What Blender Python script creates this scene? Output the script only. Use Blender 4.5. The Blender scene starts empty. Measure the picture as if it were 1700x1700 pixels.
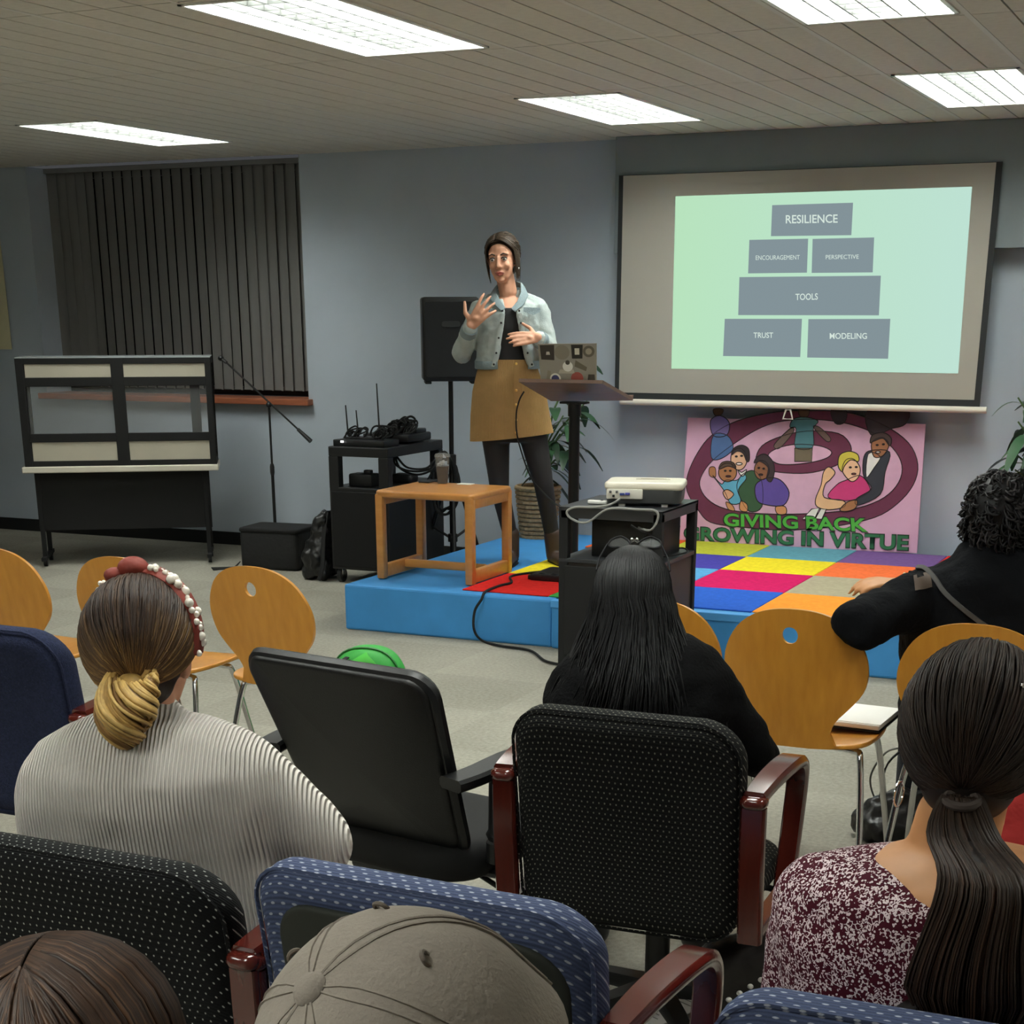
import bpy, bmesh, math, random
from math import sin, cos, pi, radians, sqrt, atan2, acos
from mathutils import Vector as V, Matrix, Euler, noise
random.seed(7)
S = bpy.context.scene
C = S.collection
# ------------------------------------------------------------------ camera
F_PX, PPX, PPY, N_PX = 2620.0, 850.0, 1450.0, 1700.0
CAM = V((0, 0, 1.69))
def _axes(pitch, roll, yaw):
    cp, sp, cr, sr, cy, sy = cos(pitch), sin(pitch), cos(roll), sin(roll), cos(yaw), sin(yaw)
    fw = V((sy*cp, cy*cp, -sp)); rt = V((cy, -sy, 0)); up = rt.cross(fw)
    return rt*cr + up*sr, up*cr - rt*sr, fw
RT, UP, FW = _axes(radians(19.752), radians(-.0857), radians(-24.632))
cam = bpy.data.cameras.new('camera'); camo = bpy.data.objects.new('camera', cam); C.objects.link(camo)
camo.matrix_world = Matrix(((RT.x, UP.x, -FW.x, CAM.x), (RT.y, UP.y, -FW.y, CAM.y), (RT.z, UP.z, -FW.z, CAM.z), (0, 0, 0, 1)))
cam.sensor_fit = 'HORIZONTAL'; cam.sensor_width = 36; cam.lens = 36*F_PX/N_PX
cam.shift_x = 0; cam.shift_y = (PPY - N_PX/2)/N_PX; cam.clip_start = .05
S.camera = camo
# ------------------------------------------------------------------ light and exposure
w = bpy.data.worlds.new('world'); S.world = w; w.use_nodes = True
w.node_tree.nodes['Background'].inputs[0].default_value = (.5, .52, .55, 1)
w.node_tree.nodes['Background'].inputs[1].default_value = .05
EXPO = 1.1
S.view_settings.view_transform = 'Standard'; S.view_settings.look = 'None'
S.view_settings.exposure = EXPO; S.view_settings.gamma = 1; S.view_settings.use_curve_mapping = False
LAMP = 17.0      # radiance of the fluorescent lamps in the ceiling lights
HC, WY = 2.67, 10.1     # ceiling height, back wall
# ------------------------------------------------------------------ measuring helpers: a sight line met with a real plane
def ray(px, py): return RT*((px-PPX)/F_PX) - UP*((py-PPY)/F_PX) + FW
def PZ(px, py, z): d = ray(px, py); return CAM + d*((z-CAM.z)/d.z)
def PY(px, py, y): d = ray(px, py); return CAM + d*((y-CAM.y)/d.y)
def PN(px, py, p0, n): d = ray(px, py); return CAM + d*((p0-CAM).dot(n)/d.dot(n))
# ------------------------------------------------------------------ materials
def lin(c):
    if isinstance(c, str): c = [int(c[i:i+2], 16)/255 for i in (0, 2, 4)]
    return tuple((x/12.92 if x <= .04045 else ((x+.055)/1.055)**2.4) for x in c) + (1,)
def mat(name, col, rough=.6, metal=0, spec=.5, var=0, scale=20, bump=0, bscale=None, stretch=(1, 1, 1), trans=0, alpha=1, coat=0):
    m = bpy.data.materials.new(name); m.use_nodes = True; nt = m.node_tree; b = nt.nodes['Principled BSDF']
    b.inputs['Base Color'].default_value = lin(col); b.inputs['Roughness'].default_value = rough
    b.inputs['Metallic'].default_value = metal; b.inputs['Specular IOR Level'].default_value = spec
    if trans: b.inputs['Transmission Weight'].default_value = trans
    if coat: b.inputs['Coat Weight'].default_value = coat; b.inputs['Coat Roughness'].default_value = .15
    b.inputs['Alpha'].default_value = alpha
    if var or bump:
        tc = nt.nodes.new('ShaderNodeTexCoord'); mp = nt.nodes.new('ShaderNodeMapping'); nt.links.new(tc.outputs['Object'], mp.inputs[0])
        mp.inputs['Scale'].default_value = stretch
        n = nt.nodes.new('ShaderNodeTexNoise'); n.inputs['Scale'].default_value = scale; n.inputs['Detail'].default_value = 5; nt.links.new(mp.outputs[0], n.inputs[0])
        if var:
            r = nt.nodes.new('ShaderNodeMapRange'); r.inputs[1].default_value = .3; r.inputs[2].default_value = .7; r.inputs[3].default_value = 1-var; r.inputs[4].default_value = 1+var
            nt.links.new(n.outputs[0], r.inputs[0])
            mx = nt.nodes.new('ShaderNodeVectorMath'); mx.operation = 'SCALE'; mx.inputs[0].default_value = lin(col)[:3]
            nt.links.new(r.outputs[0], mx.inputs['Scale']); nt.links.new(mx.outputs[0], b.inputs['Base Color'])
        if bump:
            n2 = nt.nodes.new('ShaderNodeTexNoise'); n2.inputs['Scale'].default_value = bscale or scale*3; nt.links.new(mp.outputs[0], n2.inputs[0])
            bp = nt.nodes.new('ShaderNodeBump'); bp.inputs['Strength'].default_value = bump; bp.inputs['Distance'].default_value = .01
            nt.links.new(n2.outputs[0], bp.inputs['Height']); nt.links.new(bp.outputs[0], b.inputs['Normal'])
    return m
def emis(name, col, s):
    m = bpy.data.materials.new(name); m.use_nodes = True; nt = m.node_tree; nt.nodes.clear()
    e = nt.nodes.new('ShaderNodeEmission'); e.inputs[0].default_value = lin(col); e.inputs[1].default_value = s
    o = nt.nodes.new('ShaderNodeOutputMaterial'); nt.links.new(e.outputs[0], o.inputs[0]); return m
class NT:   # tiny node-graph writer
    def __init__(s, m): s.m = m; s.t = m.node_tree; s.b = s.t.nodes.get('Principled BSDF')
    def math(s, op, a, b=None, c=None):
        n = s.t.nodes.new('ShaderNodeMath'); n.operation = op
        for i, v in enumerate((a, b, c)):
            if v is None: continue
            if isinstance(v, (int, float)): n.inputs[i].default_value = v
            else: s.t.links.new(v, n.inputs[i])
        return n.outputs[0]
    def xyz(s, out='Object'):
        tc = s.t.nodes.new('ShaderNodeTexCoord'); sp = s.t.nodes.new('ShaderNodeSeparateXYZ'); s.t.links.new(tc.outputs[out], sp.inputs[0]); return sp.outputs
    def mix(s, fac, a, b):
        n = s.t.nodes.new('ShaderNodeMix'); n.data_type = 'RGBA'
        s.t.links.new(fac, n.inputs[0]) if not isinstance(fac, float) else setattr(n.inputs[0], 'default_value', fac)
        for v, k in ((a, 6), (b, 7)):
            if isinstance(v, (tuple, str)): n.inputs[k].default_value = lin(v) if isinstance(v, str) else v
            else: s.t.links.new(v, n.inputs[k])
        return n.outputs[2]
    def noise(s, scale, detail=3, vec=None):
        n = s.t.nodes.new('ShaderNodeTexNoise'); n.inputs['Scale'].default_value = scale; n.inputs['Detail'].default_value = detail
        if vec is None:
            tc = s.t.nodes.new('ShaderNodeTexCoord'); vec = tc.outputs['Object']
        s.t.links.new(vec, n.inputs[0]); return n.outputs[0]
    def color(s, c): s.t.links.new(c, s.b.inputs['Base Color'])
    def bump(s, h, strength=.5, dist=.01):
        n = s.t.nodes.new('ShaderNodeBump'); n.inputs['Strength'].default_value = strength; n.inputs['Distance'].default_value = dist
        s.t.links.new(h, n.inputs['Height']); s.t.links.new(n.outputs[0], s.b.inputs['Normal'])
def dotted(name, base, dot, dx, dz, rad, var=.15, asp=1.0, rough=.85, soft=.4):
    """upholstery with staggered woven dots, in the cushion's own width/height coordinates"""
    m = mat(name, base, rough, spec=.25); g = NT(m); x, y, z = g.xyz()
    zz = g.math('ADD', z, y)
    row = g.math('FLOOR', g.math('DIVIDE', zz, dz))
    u = g.math('SUBTRACT', g.math('FRACT', g.math('ADD', g.math('DIVIDE', x, dx), g.math('MULTIPLY', row, .5))), .5)
    v = g.math('SUBTRACT', g.math('FRACT', g.math('DIVIDE', zz, dz)), .5)
    d = g.math('SQRT', g.math('ADD', g.math('POWER', g.math('MULTIPLY', g.math('MULTIPLY', u, dx), asp), 2), g.math('POWER', g.math('MULTIPLY', v, dz), 2)))
    k = g.math('SMOOTH_MIN', 1.0, g.math('MAXIMUM', 0.0, g.math('DIVIDE', g.math('SUBTRACT', rad, d), rad*soft)), .1)
    n = g.noise(350, 2); 
    fac = g.math('MULTIPLY', k, g.math('ADD', .35, g.math('MULTIPLY', n, .9)))
    b2 = tuple(c*(1-var) for c in lin(base)[:3]) + (1,); b3 = tuple(c*(1+var) for c in lin(base)[:3]) + (1,)
    weave = g.math('MULTIPLY', g.math('ADD', 1, g.math('SINE', g.math('MULTIPLY', zz, 2*pi/dz*2))), .5)
    base_c = g.mix(g.math('MULTIPLY', g.math('ADD', weave, n), .5), b2, b3)
    g.color(g.mix(fac, base_c, dot)); g.bump(g.math('ADD', weave, g.math('MULTIPLY', n, 1.0)), .25, .004)
    return m
# ------------------------------------------------------------------ mesh builder
def frames(pts, closed=False):
    n = len(pts); out = []; up = None
    for i in range(n):
        a = pts[(i-1) % n] if (i > 0 or closed) else pts[0]; b = pts[(i+1) % n] if (i < n-1 or closed) else pts[-1]
        t = (b-a); t = t.normalized() if t.length > 1e-9 else V((0, 0, 1))
        if up is None:
            up = V((0, 0, 1)) if abs(t.z) < .9 else V((1, 0, 0))
        u = up - t*up.dot(t)
        if u.length < 1e-6: u = t.orthogonal()
        u.normalize(); up = u; out.append((t, u, t.cross(u)))
    return out
class MB:
    def __init__(s): s.bm = bmesh.new(); s.mi = 0
    def _f(s, vs):
        try:
            f = s.bm.faces.new(vs); f.material_index = s.mi; return f
        except ValueError: return None
    def box(s, c, d, bev=0, seg=2, rot=None):
        M = Matrix.Translation(V(c)) @ (rot.to_4x4() if rot else Matrix()) @ Matrix.Diagonal((*d, 1))
        r = bmesh.ops.create_cube(s.bm, size=1, matrix=M); vs = r['verts']
        fs = {f for v in vs for f in v.link_faces}
        for f in fs: f.material_index = s.mi
        if bev:
            es = list({e for v in vs for e in v.link_edges})
            r2 = bmesh.ops.bevel(s.bm, geom=es, offset=min(bev, min(d)*.49), segments=seg, profile=.5, affect='EDGES', clamp_overlap=True)
            for f in r2['faces']: f.material_index = s.mi
        return s
    def b2(s, lo, hi, bev=0, seg=2):
        lo, hi = V(lo), V(hi); return s.box((lo+hi)/2, [abs(x) for x in (hi-lo)], bev, seg)
    def loft(s, rings, cap=True, closed=False):
        R = [[s.bm.verts.new(V(p)) for p in r] for r in rings]; n = len(R[0])
        for i in range(len(R) if closed else len(R)-1):
            a, b = R[i], R[(i+1) % len(R)]
            for j in range(n): s._f((a[j], a[(j+1) % n], b[(j+1) % n], b[j]))
        if cap and not closed: s._f(R[0][::-1]); s._f(R[-1])
        return s
    def tube(s, pts, r, n=8, cap=True, closed=False, sx=1, sy=1):
        pts = [V(p) for p in pts]; fr = frames(pts, closed); rings = []
        for i, (p, (t, u, b)) in enumerate(zip(pts, fr)):
            rr = r[i] if isinstance(r, (list, tuple)) else r
            rings.append([p + u*(cos(2*pi*k/n)*rr*sy) + b*(sin(2*pi*k/n)*rr*sx) for k in range(n)])
        return s.loft(rings, cap, closed)
    def strap(s, pts, w, t, side, cap=True, closed=False):
        """flat band along pts; side = direction of its width"""
        pts = [V(p) for p in pts]; fr = frames(pts, closed); rings = []
        for i, (p, (tt, u, b)) in enumerate(zip(pts, fr)):
            sd = V(side[i]) if isinstance(side, list) else V(side)
            sd = (sd - tt*sd.dot(tt)).normalized(); nn = tt.cross(sd)
            ww = w[i] if isinstance(w, list) else w; th = t[i] if isinstance(t, list) else t
            rings.append([p + sd*(a*ww/2) + nn*(b_*th/2) for a, b_ in ((-1, -.5), (-.8, -1), (.8, -1), (1, -.5), (1, .5), (.8, 1), (-.8, 1), (-1, .5))])
        return s.loft(rings, cap, closed)
    def cyl(s, p0, p1, r0, r1=None, n=20, bev=0): return s.tube([p0, p1], [r0, r0 if r1 is None else r1], n)
    def lathe(s, c, prof, n=24, axis=None):
        c = V(c); Q = V((0, 0, 1)).rotation_difference(V(axis).normalized()) if axis else None
        rings = []
        for r, z in prof:
            ring = [V((cos(2*pi*k/n)*r, sin(2*pi*k/n)*r, z)) for k in range(n)]
            rings.append([c + (Q @ p if Q else p) for p in ring])
        return s.loft(rings, True)
    def ell(s, c, r, u=16, v=10, rot=None):
        c = V(c); R = rot or Matrix.Identity(3); r = (r,)*3 if isinstance(r, (int, float)) else r
        rings = []
        for i in range(1, v):
            th = pi*i/v; rings.append([c + R @ V((r[0]*sin(th)*cos(2*pi*j/u), r[1]*sin(th)*sin(2*pi*j/u), -r[2]*cos(th))) for j in range(u)])
        RR = [[s.bm.verts.new(p) for p in q] for q in rings]
        b = s.bm.verts.new(c + R @ V((0, 0, -r[2]))); t = s.bm.verts.new(c + R @ V((0, 0, r[2])))
        for i in range(len(RR)-1):
            for j in range(u): s._f((RR[i][j], RR[i][(j+1) % u], RR[i+1][(j+1) % u], RR[i+1][j]))
        for j in range(u): s._f((b, RR[0][(j+1) % u], RR[0][j])); s._f((t, RR[-1][j], RR[-1][(j+1) % u]))
        return s
    def poly(s, pts): s._f([s.bm.verts.new(V(p)) for p in pts]); return s
    def prism(s, pts, d):
        """outline pushed along d"""
        d = V(d); return s.loft([[V(p) for p in pts], [V(p)+d for p in pts]])
    def slab(s, outline, t, r, fn=lambda x, y, z: V((x, y, z)), k=6, seg=4):
        """pillow: 2-D outline (x,y), thickness t in z with rounded rim r, mapped by fn; concentric rings so it can bend"""
        cx = sum(p[0] for p in outline)/len(outline); cy = sum(p[1] for p in outline)/len(outline)
        r = min(r, t/2); R0 = max(max(abs(p[0]-cx), abs(p[1]-cy)) for p in outline)
        def inset(d):
            q = []
            n = len(outline)
            for i, p in enumerate(outline):
                a = outline[(i-1) % n]; b = outline[(i+1) % n]; tx, ty = b[0]-a[0], b[1]-a[1]; L = math.hypot(tx, ty) or 1
                q.append((p[0]-ty/L*d, p[1]+tx/L*d))
            return q
        rings = []
        rim = inset(r); c = [(cx+(p[0]-cx)*0, cy+(p[1]-cy)*0) for p in rim]
        for i in range(1, k+1): f = i/k; rings.append([(cx+(p[0]-cx)*f, cy+(p[1]-cy)*f, -t/2) for p in rim])
        for i in range(1, seg+1): a = pi/2*i/seg; rings.append([(p[0], p[1], -t/2+r-r*cos(a)) for p in inset(r-r*sin(a))])
        if t > 2*r+1e-6: rings.append([(p[0], p[1], t/2-r) for p in outline])
        for i in range(1, seg+1): a = pi/2*i/seg; rings.append([(p[0], p[1], t/2-r+r*sin(a)) for p in inset(r-r*cos(a))])
        for i in range(k-1, 0, -1): f = i/k; rings.append([(cx+(p[0]-cx)*f, cy+(p[1]-cy)*f, t/2) for p in rim])
        RR = [[s.bm.verts.new(fn(*p)) for p in q] for q in rings]; n = len(outline)
        for i in range(len(RR)-1):
            for j in range(n): s._f((RR[i][j], RR[i][(j+1) % n], RR[i+1][(j+1) % n], RR[i+1][j]))
        b = s.bm.verts.new(fn(cx, cy, -t/2)); tt = s.bm.verts.new(fn(cx, cy, t/2))
        for j in range(n): s._f((b, RR[0][(j+1) % n], RR[0][j])); s._f((tt, RR[-1][j], RR[-1][(j+1) % n]))
        return s
    def xf(s, M): bmesh.ops.transform(s.bm, matrix=M, verts=s.bm.verts); return s
def rrect(w, h, r, n=5, cx=0, cy=0):
    o = []
    for sx, sy, a0 in ((1, -1, -90), (1, 1, 0), (-1, 1, 90), (-1, -1, 180)):
        for i in range(n+1):
            a = radians(a0+90*i/n); o.append((cx+sx*(w/2-r)+r*cos(a), cy+sy*(h/2-r)+r*sin(a)))
    return o
def smooth_loop(pts, m=6):
    n = len(pts); o = []
    for i in range(n):
        p0, p1, p2, p3 = pts[i-1], pts[i], pts[(i+1) % n], pts[(i+2) % n]
        for k in range(m):
            t = k/m; o.append(tuple(.5*((2*p1[j])+(-p0[j]+p2[j])*t+(2*p0[j]-5*p1[j]+4*p2[j]-p3[j])*t*t+(-p0[j]+3*p1[j]-3*p2[j]+p3[j])*t**3) for j in range(len(p1))))
    return o
def smooth_path(pts, m=6):
    pts = [V(p) for p in pts]; n = len(pts); o = []
    for i in range(n-1):
        p0, p1, p2, p3 = pts[max(i-1, 0)], pts[i], pts[i+1], pts[min(i+2, n-1)]
        for k in range(m):
            t = k/m; o.append(.5*((2*p1)+(p2-p0)*t+(2*p0-5*p1+4*p2-p3)*t*t+(3*p1-p0-3*p2+p3)*t**3))
    o.append(pts[-1]); return o
# ------------------------------------------------------------------ objects
RM = {}
def thing(name, label, cat, loc=(0, 0, 0), rotz=0, group=None):
    o = bpy.data.objects.new(name, None); C.objects.link(o); o.location = loc; o.rotation_euler = (0, 0, rotz); o.empty_display_size = .1
    o['label'] = label; o['category'] = cat
    if group: o['group'] = group
    RM[o.name] = Matrix.Translation(V(loc)) @ Matrix.Rotation(rotz, 4, 'Z'); return o
def tag(o, label, cat, group=None, kind=None):
    o['label'] = label; o['category'] = cat
    if group: o['group'] = group
    if kind: o['kind'] = kind
    return o
def obj(name, mb, m, parent=None, smooth=True, world=False, label=None, ang=40):
    """ONE mesh object; world=True means mb holds world coordinates"""
    bm = mb.bm if isinstance(mb, MB) else mb
    rm = RM.get(parent.name) if parent else None
    if parent and rm is None: rm = Matrix()
    if world and parent: bmesh.ops.transform(bm, matrix=rm.inverted(), verts=bm.verts)
    off = None
    if parent is None and world:      # put the origin at the thing's base
        lo = V((min(v.co.x for v in bm.verts), min(v.co.y for v in bm.verts), min(v.co.z for v in bm.verts)))
        hi = V((max(v.co.x for v in bm.verts), max(v.co.y for v in bm.verts), 0))
        off = V(((lo.x+hi.x)/2, (lo.y+hi.y)/2, lo.z)); bmesh.ops.translate(bm, vec=-off, verts=bm.verts)
    bmesh.ops.recalc_face_normals(bm, faces=bm.faces)
    me = bpy.data.meshes.new(name); bm.to_mesh(me); bm.free()
    for k in (m if isinstance(m, (list, tuple)) else [m]): me.materials.append(k)
    if smooth: me.shade_smooth(); me.set_sharp_from_angle(angle=radians(ang))
    o = bpy.data.objects.new(name, me); C.objects.link(o)
    if off is not None: o.location = off
    if parent: o.parent = parent; RM[o.name] = rm
    if label: o['label'] = label
    return o
def struct(name, mb, m, parent=None, smooth=False):
    o = obj(name, mb, m, parent, smooth)
    if not parent: o['kind'] = 'structure'
    return o
def dup(root, loc, rotz, label, group=None, name=None):
    r = root.copy(); C.objects.link(r); r.location = loc; r.rotation_euler = (0, 0, rotz); r['label'] = label
    if group: r['group'] = group
    if name: r.name = name
    RM[r.name] = Matrix.Translation(V(loc)) @ Matrix.Rotation(rotz, 4, 'Z')
    for ch in list(root.children):
        c = ch.copy(); C.objects.link(c); c.parent = r
        for g in ch.children: d = g.copy(); C.objects.link(d); d.parent = c
    return r
class Blob:
    """one continuous surface grown from overlapping rounded forms"""
    def __init__(s, M=None): s.mb = MB(); s.M = M or Matrix()
    def cap(s, p0, r0, p1, r1, n=14):
        p0, p1 = V(p0), V(p1); d = p1-p0; L = d.length or 1e-6; pts, rs = [], []
        for i in range(5): a = pi/2*(i+.15)/5; pts.append(p0-d/L*r0*cos(a)); rs.append(r0*sin(a))
        pts.append(p0); rs.append(r0); pts.append(p1); rs.append(r1)
        for i in range(4, -1, -1): a = pi/2*(i+.15)/5; pts.append(p1+d/L*r1*cos(a)); rs.append(r1*sin(a))
        s.mb.tube([s.M @ p for p in pts], rs, n); return s
    def chain(s, pts, rs):
        for i in range(len(pts)-1): s.cap(pts[i], rs[i], pts[i+1], rs[i+1])
        return s
    def ell(s, c, r, rot=None):
        s.mb.ell(s.M @ V(c), r, 18, 12, s.M.to_3x3() @ (rot or Matrix.Identity(3))); return s
    def rings(s, lst, n=22):
        """stack of ellipses (x,y,z,rx,ry) with closed rounded ends"""
        s.mb.loft([[s.M @ V((x+rx*cos(2*pi*k/n), y+ry*sin(2*pi*k/n), z)) for k in range(n)] for x, y, z, rx, ry in lst]); return s
    def loft(s, rings): s.mb.loft([[s.M @ V(p) for p in r] for r in rings]); return s
    def bm(s, voxel=.012, smooth=8, cut=None):
        bmesh.ops.recalc_face_normals(s.mb.bm, faces=s.mb.bm.faces)
        me = bpy.data.meshes.new('tmp'); s.mb.bm.to_mesh(me); s.mb.bm.free()
        o = bpy.data.objects.new('tmp', me); C.objects.link(o)
        r = o.modifiers.new('r', 'REMESH'); r.mode = 'VOXEL'; r.voxel_size = voxel
        if smooth: q = o.modifiers.new('s', 'SMOOTH'); q.factor = .5; q.iterations = smooth
        dg = bpy.context.evaluated_depsgraph_get(); dg.update()
        m2 = bpy.data.meshes.new_from_object(o.evaluated_get(dg)); b = bmesh.new(); b.from_mesh(m2)
        bpy.data.objects.remove(o); bpy.data.meshes.remove(me); bpy.data.meshes.remove(m2)
        for (p, nrm) in (cut or []):
            bmesh.ops.bisect_plane(b, geom=b.verts[:]+b.edges[:]+b.faces[:], plane_co=V(p), plane_no=V(nrm), clear_outer=True)
        return b
    def build(s, name, m, parent, voxel=.012, smooth=8, cut=None, label=None, world=False):
        return obj(name, s.bm(voxel, smooth, cut), m, parent, True, world, label, ang=180)
def crumple(b, amp, sc, seed=0.0):
    """soft folds pushed along the normals"""
    b.normal_update()
    mv = [(v, v.normal*(amp*(noise.noise(v.co*sc+V((seed, 0, 0)))+.5*noise.noise(v.co*sc*2.3+V((0, seed, 3)))))) for v in b.verts]
    for v, d in mv: v.co += d
    return b
def text_bm(txt, quad, off=0.0, extrude=0.0, lift=0.0, n=None, sub=True):
    """words laid into a quad of world points (TL, TR, BR, BL)"""
    cu = bpy.data.curves.new('t', 'FONT'); cu.body = txt; cu.offset = off; cu.resolution_u = 4
    o = bpy.data.objects.new('t', cu); C.objects.link(o); dg = bpy.context.evaluated_depsgraph_get(); dg.update()
    me = bpy.data.meshes.new_from_object(o.evaluated_get(dg)); b = bmesh.new(); b.from_mesh(me)
    bpy.data.objects.remove(o); bpy.data.meshes.remove(me); bpy.data.curves.remove(cu)
    xs = [v.co.x for v in b.verts]; ys = [v.co.y for v in b.verts]; x0, x1, y0, y1 = min(xs), max(xs), min(ys), max(ys)
    TL, TR, BR, BL = [V(q) for q in quad]; nn = V(n) if n else (TR-TL).cross(BL-TL).normalized()
    for v in b.verts:
        u = (v.co.x-x0)/(x1-x0); t = (v.co.y-y0)/(y1-y0)
        v.co = (BL*(1-u)+BR*u)*(1-t) + (TL*(1-u)+TR*u)*t + nn*lift
    return b
# ================================================================== MATERIALS
M = {}
M['wall'] = mat('wall_paint', 'b1bbc6', .75, var=.03, scale=3, bump=.05, bscale=200)
M['wall_pale'] = mat('wall_cream', 'e6e2d8', .8)
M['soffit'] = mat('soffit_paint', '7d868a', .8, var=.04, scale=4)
M['ceil'] = mat('ceiling_tile', 'cfcbc2', .9, var=.05, scale=30, bump=.15, bscale=120)
M['tee'] = mat('ceiling_tee', 'cfcdc8', .5)
M['dark'] = mat('shadow_gap', '3a3836', .9)
M['black'] = mat('black_plastic', '0f1011', .45, bump=.05, bscale=300)
M['blackmatte'] = mat('black_matte', '0c0c0c', .85)
M['blackwood'] = mat('black_laminate', '141415', .5, var=.1, scale=12)
M['metal'] = mat('dark_metal', '2a2a2b', .35, metal=.7)
M['chrome'] = mat('chrome', 'd8d8d8', .12, metal=1)
M['white'] = mat('white_plastic', 'e8e6df', .4)
M['lampwhite'] = mat('white_enamel', 'e9ebe8', .35)
M['alum'] = mat('louver_aluminium', '7c7e7c', .5)
M['lamp'] = emis('fluorescent_lamp', 'fbfff8', LAMP)
M['beige'] = mat('beige_panel', 'b3ad9c', .6, var=.03, scale=8)
M['sill'] = mat('sill_wood', '9a5a3e', .4, var=.2, scale=6, stretch=(1, 8, 8))
M['paper'] = mat('white_paper', 'eceae4', .8)
M['skin'] = mat('skin', 'cf9a7e', .5, var=.05, scale=30, spec=.35)
M['skin_tan'] = mat('skin_warm', 'c28a5c', .5, var=.05, scale=30, spec=.35)
M['glass'] = mat('clear_glass', 'f4f8f8', .02, spec=.4, alpha=.05)
def wood(name, a, b, rough=.35, coat=.3, stretch=(14, 14, 1.5), scale=3):
    m = mat(name, a, rough, coat=coat); g = NT(m)
    tc = g.t.nodes.new('ShaderNodeTexCoord'); mp = g.t.nodes.new('ShaderNodeMapping'); mp.inputs['Scale'].default_value = stretch
    g.t.links.new(tc.outputs['Object'], mp.inputs[0]); n = g.noise(scale, 6, mp.outputs[0])
    g.color(g.mix(g.math('MULTIPLY', n, 1.0), a, b)); return m
M['chairwood'] = wood('beech_plywood', 'b8761f', 'd8983a')
M['tablewood'] = wood('oak_table', 'b47434', 'cf9350', stretch=(3, 14, 14))
M['lectern'] = wood('lectern_laminate', '6a5347', '826858', rough=.5, coat=.1, stretch=(2, 12, 12))
M['mahogany'] = wood('mahogany', '3d120d', '5e2016', rough=.18, coat=.8)
def carpet():
    m = mat('floor_carpet', '8d8a80', .95, spec=.1); g = NT(m)
    n1 = g.noise(420, 2); n2 = g.noise(60, 4); n3 = g.noise(1.2, 3)
    f = g.math('ADD', g.math('MULTIPLY', n1, .7), g.math('ADD', g.math('MULTIPLY', n2, .5), g.math('MULTIPLY', n3, .35)))
    f = g.math('SUBTRACT', g.math('MULTIPLY', f, 1.6), .74)
    x, y, z = g.xyz()
    par = g.math('MODULO', g.math('ADD', g.math('FLOOR', g.math('DIVIDE', g.math('ADD', x, 40.13), .61)), g.math('FLOOR', g.math('DIVIDE', g.math('ADD', y, 40.2), .61))), 2.0)
    f = g.math('ADD', f, g.math('MULTIPLY', g.math('SUBTRACT', par, .5), .10))
    g.color(g.mix(f, '757269', 'b4b0a3')); g.bump(n1, .4, .006); return m
M['carpet'] = carpet()
# ================================================================== SETTING
X0, X1, Y0 = -10.6, 2.4, -3.0
struct('floor', MB().b2((X0, Y0, -.1), (X1, WY, 0)), M['carpet'])
WX0, WX1, SZ = -8.585, -6.225, 1.07           # window opening
wb = MB(); TH = .35
wb.b2((X0, WY, 0), (WX0, WY+TH, HC)).b2((WX1, WY, 0), (X1, WY+TH, HC)).b2((WX0, WY, 0), (WX1, WY+TH, SZ-.04))
struct('wall_back', wb, M['wall'])
struct('wall_left', MB().b2((X0-.1, Y0, 0), (X0, WY+TH, HC)), M['wall'])
struct('wall_right', MB().b2((X1, Y0, 0), (X1+.1, WY+TH, HC)), M['wall_pale'])
struct('wall_front', MB().b2((X0, Y0-.1, 0), (X1, Y0, HC)), M['wall_pale'])
struct('baseboard_back', MB().b2((X0, WY-.012, 0), (X1, WY, .095), .004), M['black'])
struct('trim_1', MB().b2((WX0-.03, WY-.075, SZ-.042), (WX1+.035, WY+.26, SZ), .006), M['sill'])
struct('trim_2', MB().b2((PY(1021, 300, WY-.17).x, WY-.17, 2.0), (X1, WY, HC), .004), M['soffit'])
win = MB(); 
for x in (WX0+.03, (WX0+WX1)/2, WX1-.03): win.b2((x-.03, WY+.29, SZ), (x+.03, WY+.345, HC))
for z in (SZ+.03, HC-.04): win.b2((WX0, WY+.29, z-.03), (WX1, WY+.345, z+.03))
wo = struct('window_1', win, M['metal'])
struct('window_pane', MB().b2((WX0, WY+.345, SZ), (WX1, WY+.35, HC)), mat('night_glass', '0c0f12', .05), wo)
# ceiling: grooved planks between tees, cut out around the light fittings
FIX = [(-3.62, 7.93, -3.06, 9.25), (-6.70, 7.83, -6.13, 9.17), (-3.59, 5.08, -3.02, 6.38), (-1.735, 7.88, -1.175, 9.23), (-1.735, 5.06, -1.175, 6.38),
       (-3.59, 2.27, -3.02, 3.57), (-1.735, 2.27, -1.175, 3.57), (-6.7, 2.27, -6.13, 3.57), (-6.7, 5.06, -6.13, 6.38), (-1.735, -.54, -1.175, .78), (-3.59, -.54, -3.02, .78), (.7, 2.27, 1.26, 3.57)]  # this row: unseen fittings added to light the audience
def minus(r, cuts):
    out = [r]
    for c in cuts:
        nx = []
        for a in out:
            if c[0] >= a[2] or c[2] <= a[0] or c[1] >= a[3] or c[3] <= a[1]: nx.append(a); continue
            if a[0] < c[0]: nx.append((a[0], a[1], c[0], a[3]))
            if c[2] < a[2]: nx.append((c[2], a[1], a[2], a[3]))
            l, r_ = max(a[0], c[0]), min(a[2], c[2])
            if a[1] < c[1]: nx.append((l, a[1], r_, c[1]))
            if c[3] < a[3]: nx.append((l, c[3], r_, a[3]))
        out = nx
    return [a for a in out if a[2]-a[0] > .004 and a[3]-a[1] > .004]
cb = MB(); 
cb.mi = 1; 
for a in minus((X0, Y0, X1, WY), FIX): cb.b2((a[0], a[1], HC+.012), (a[2], a[3], HC+.02))
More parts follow.
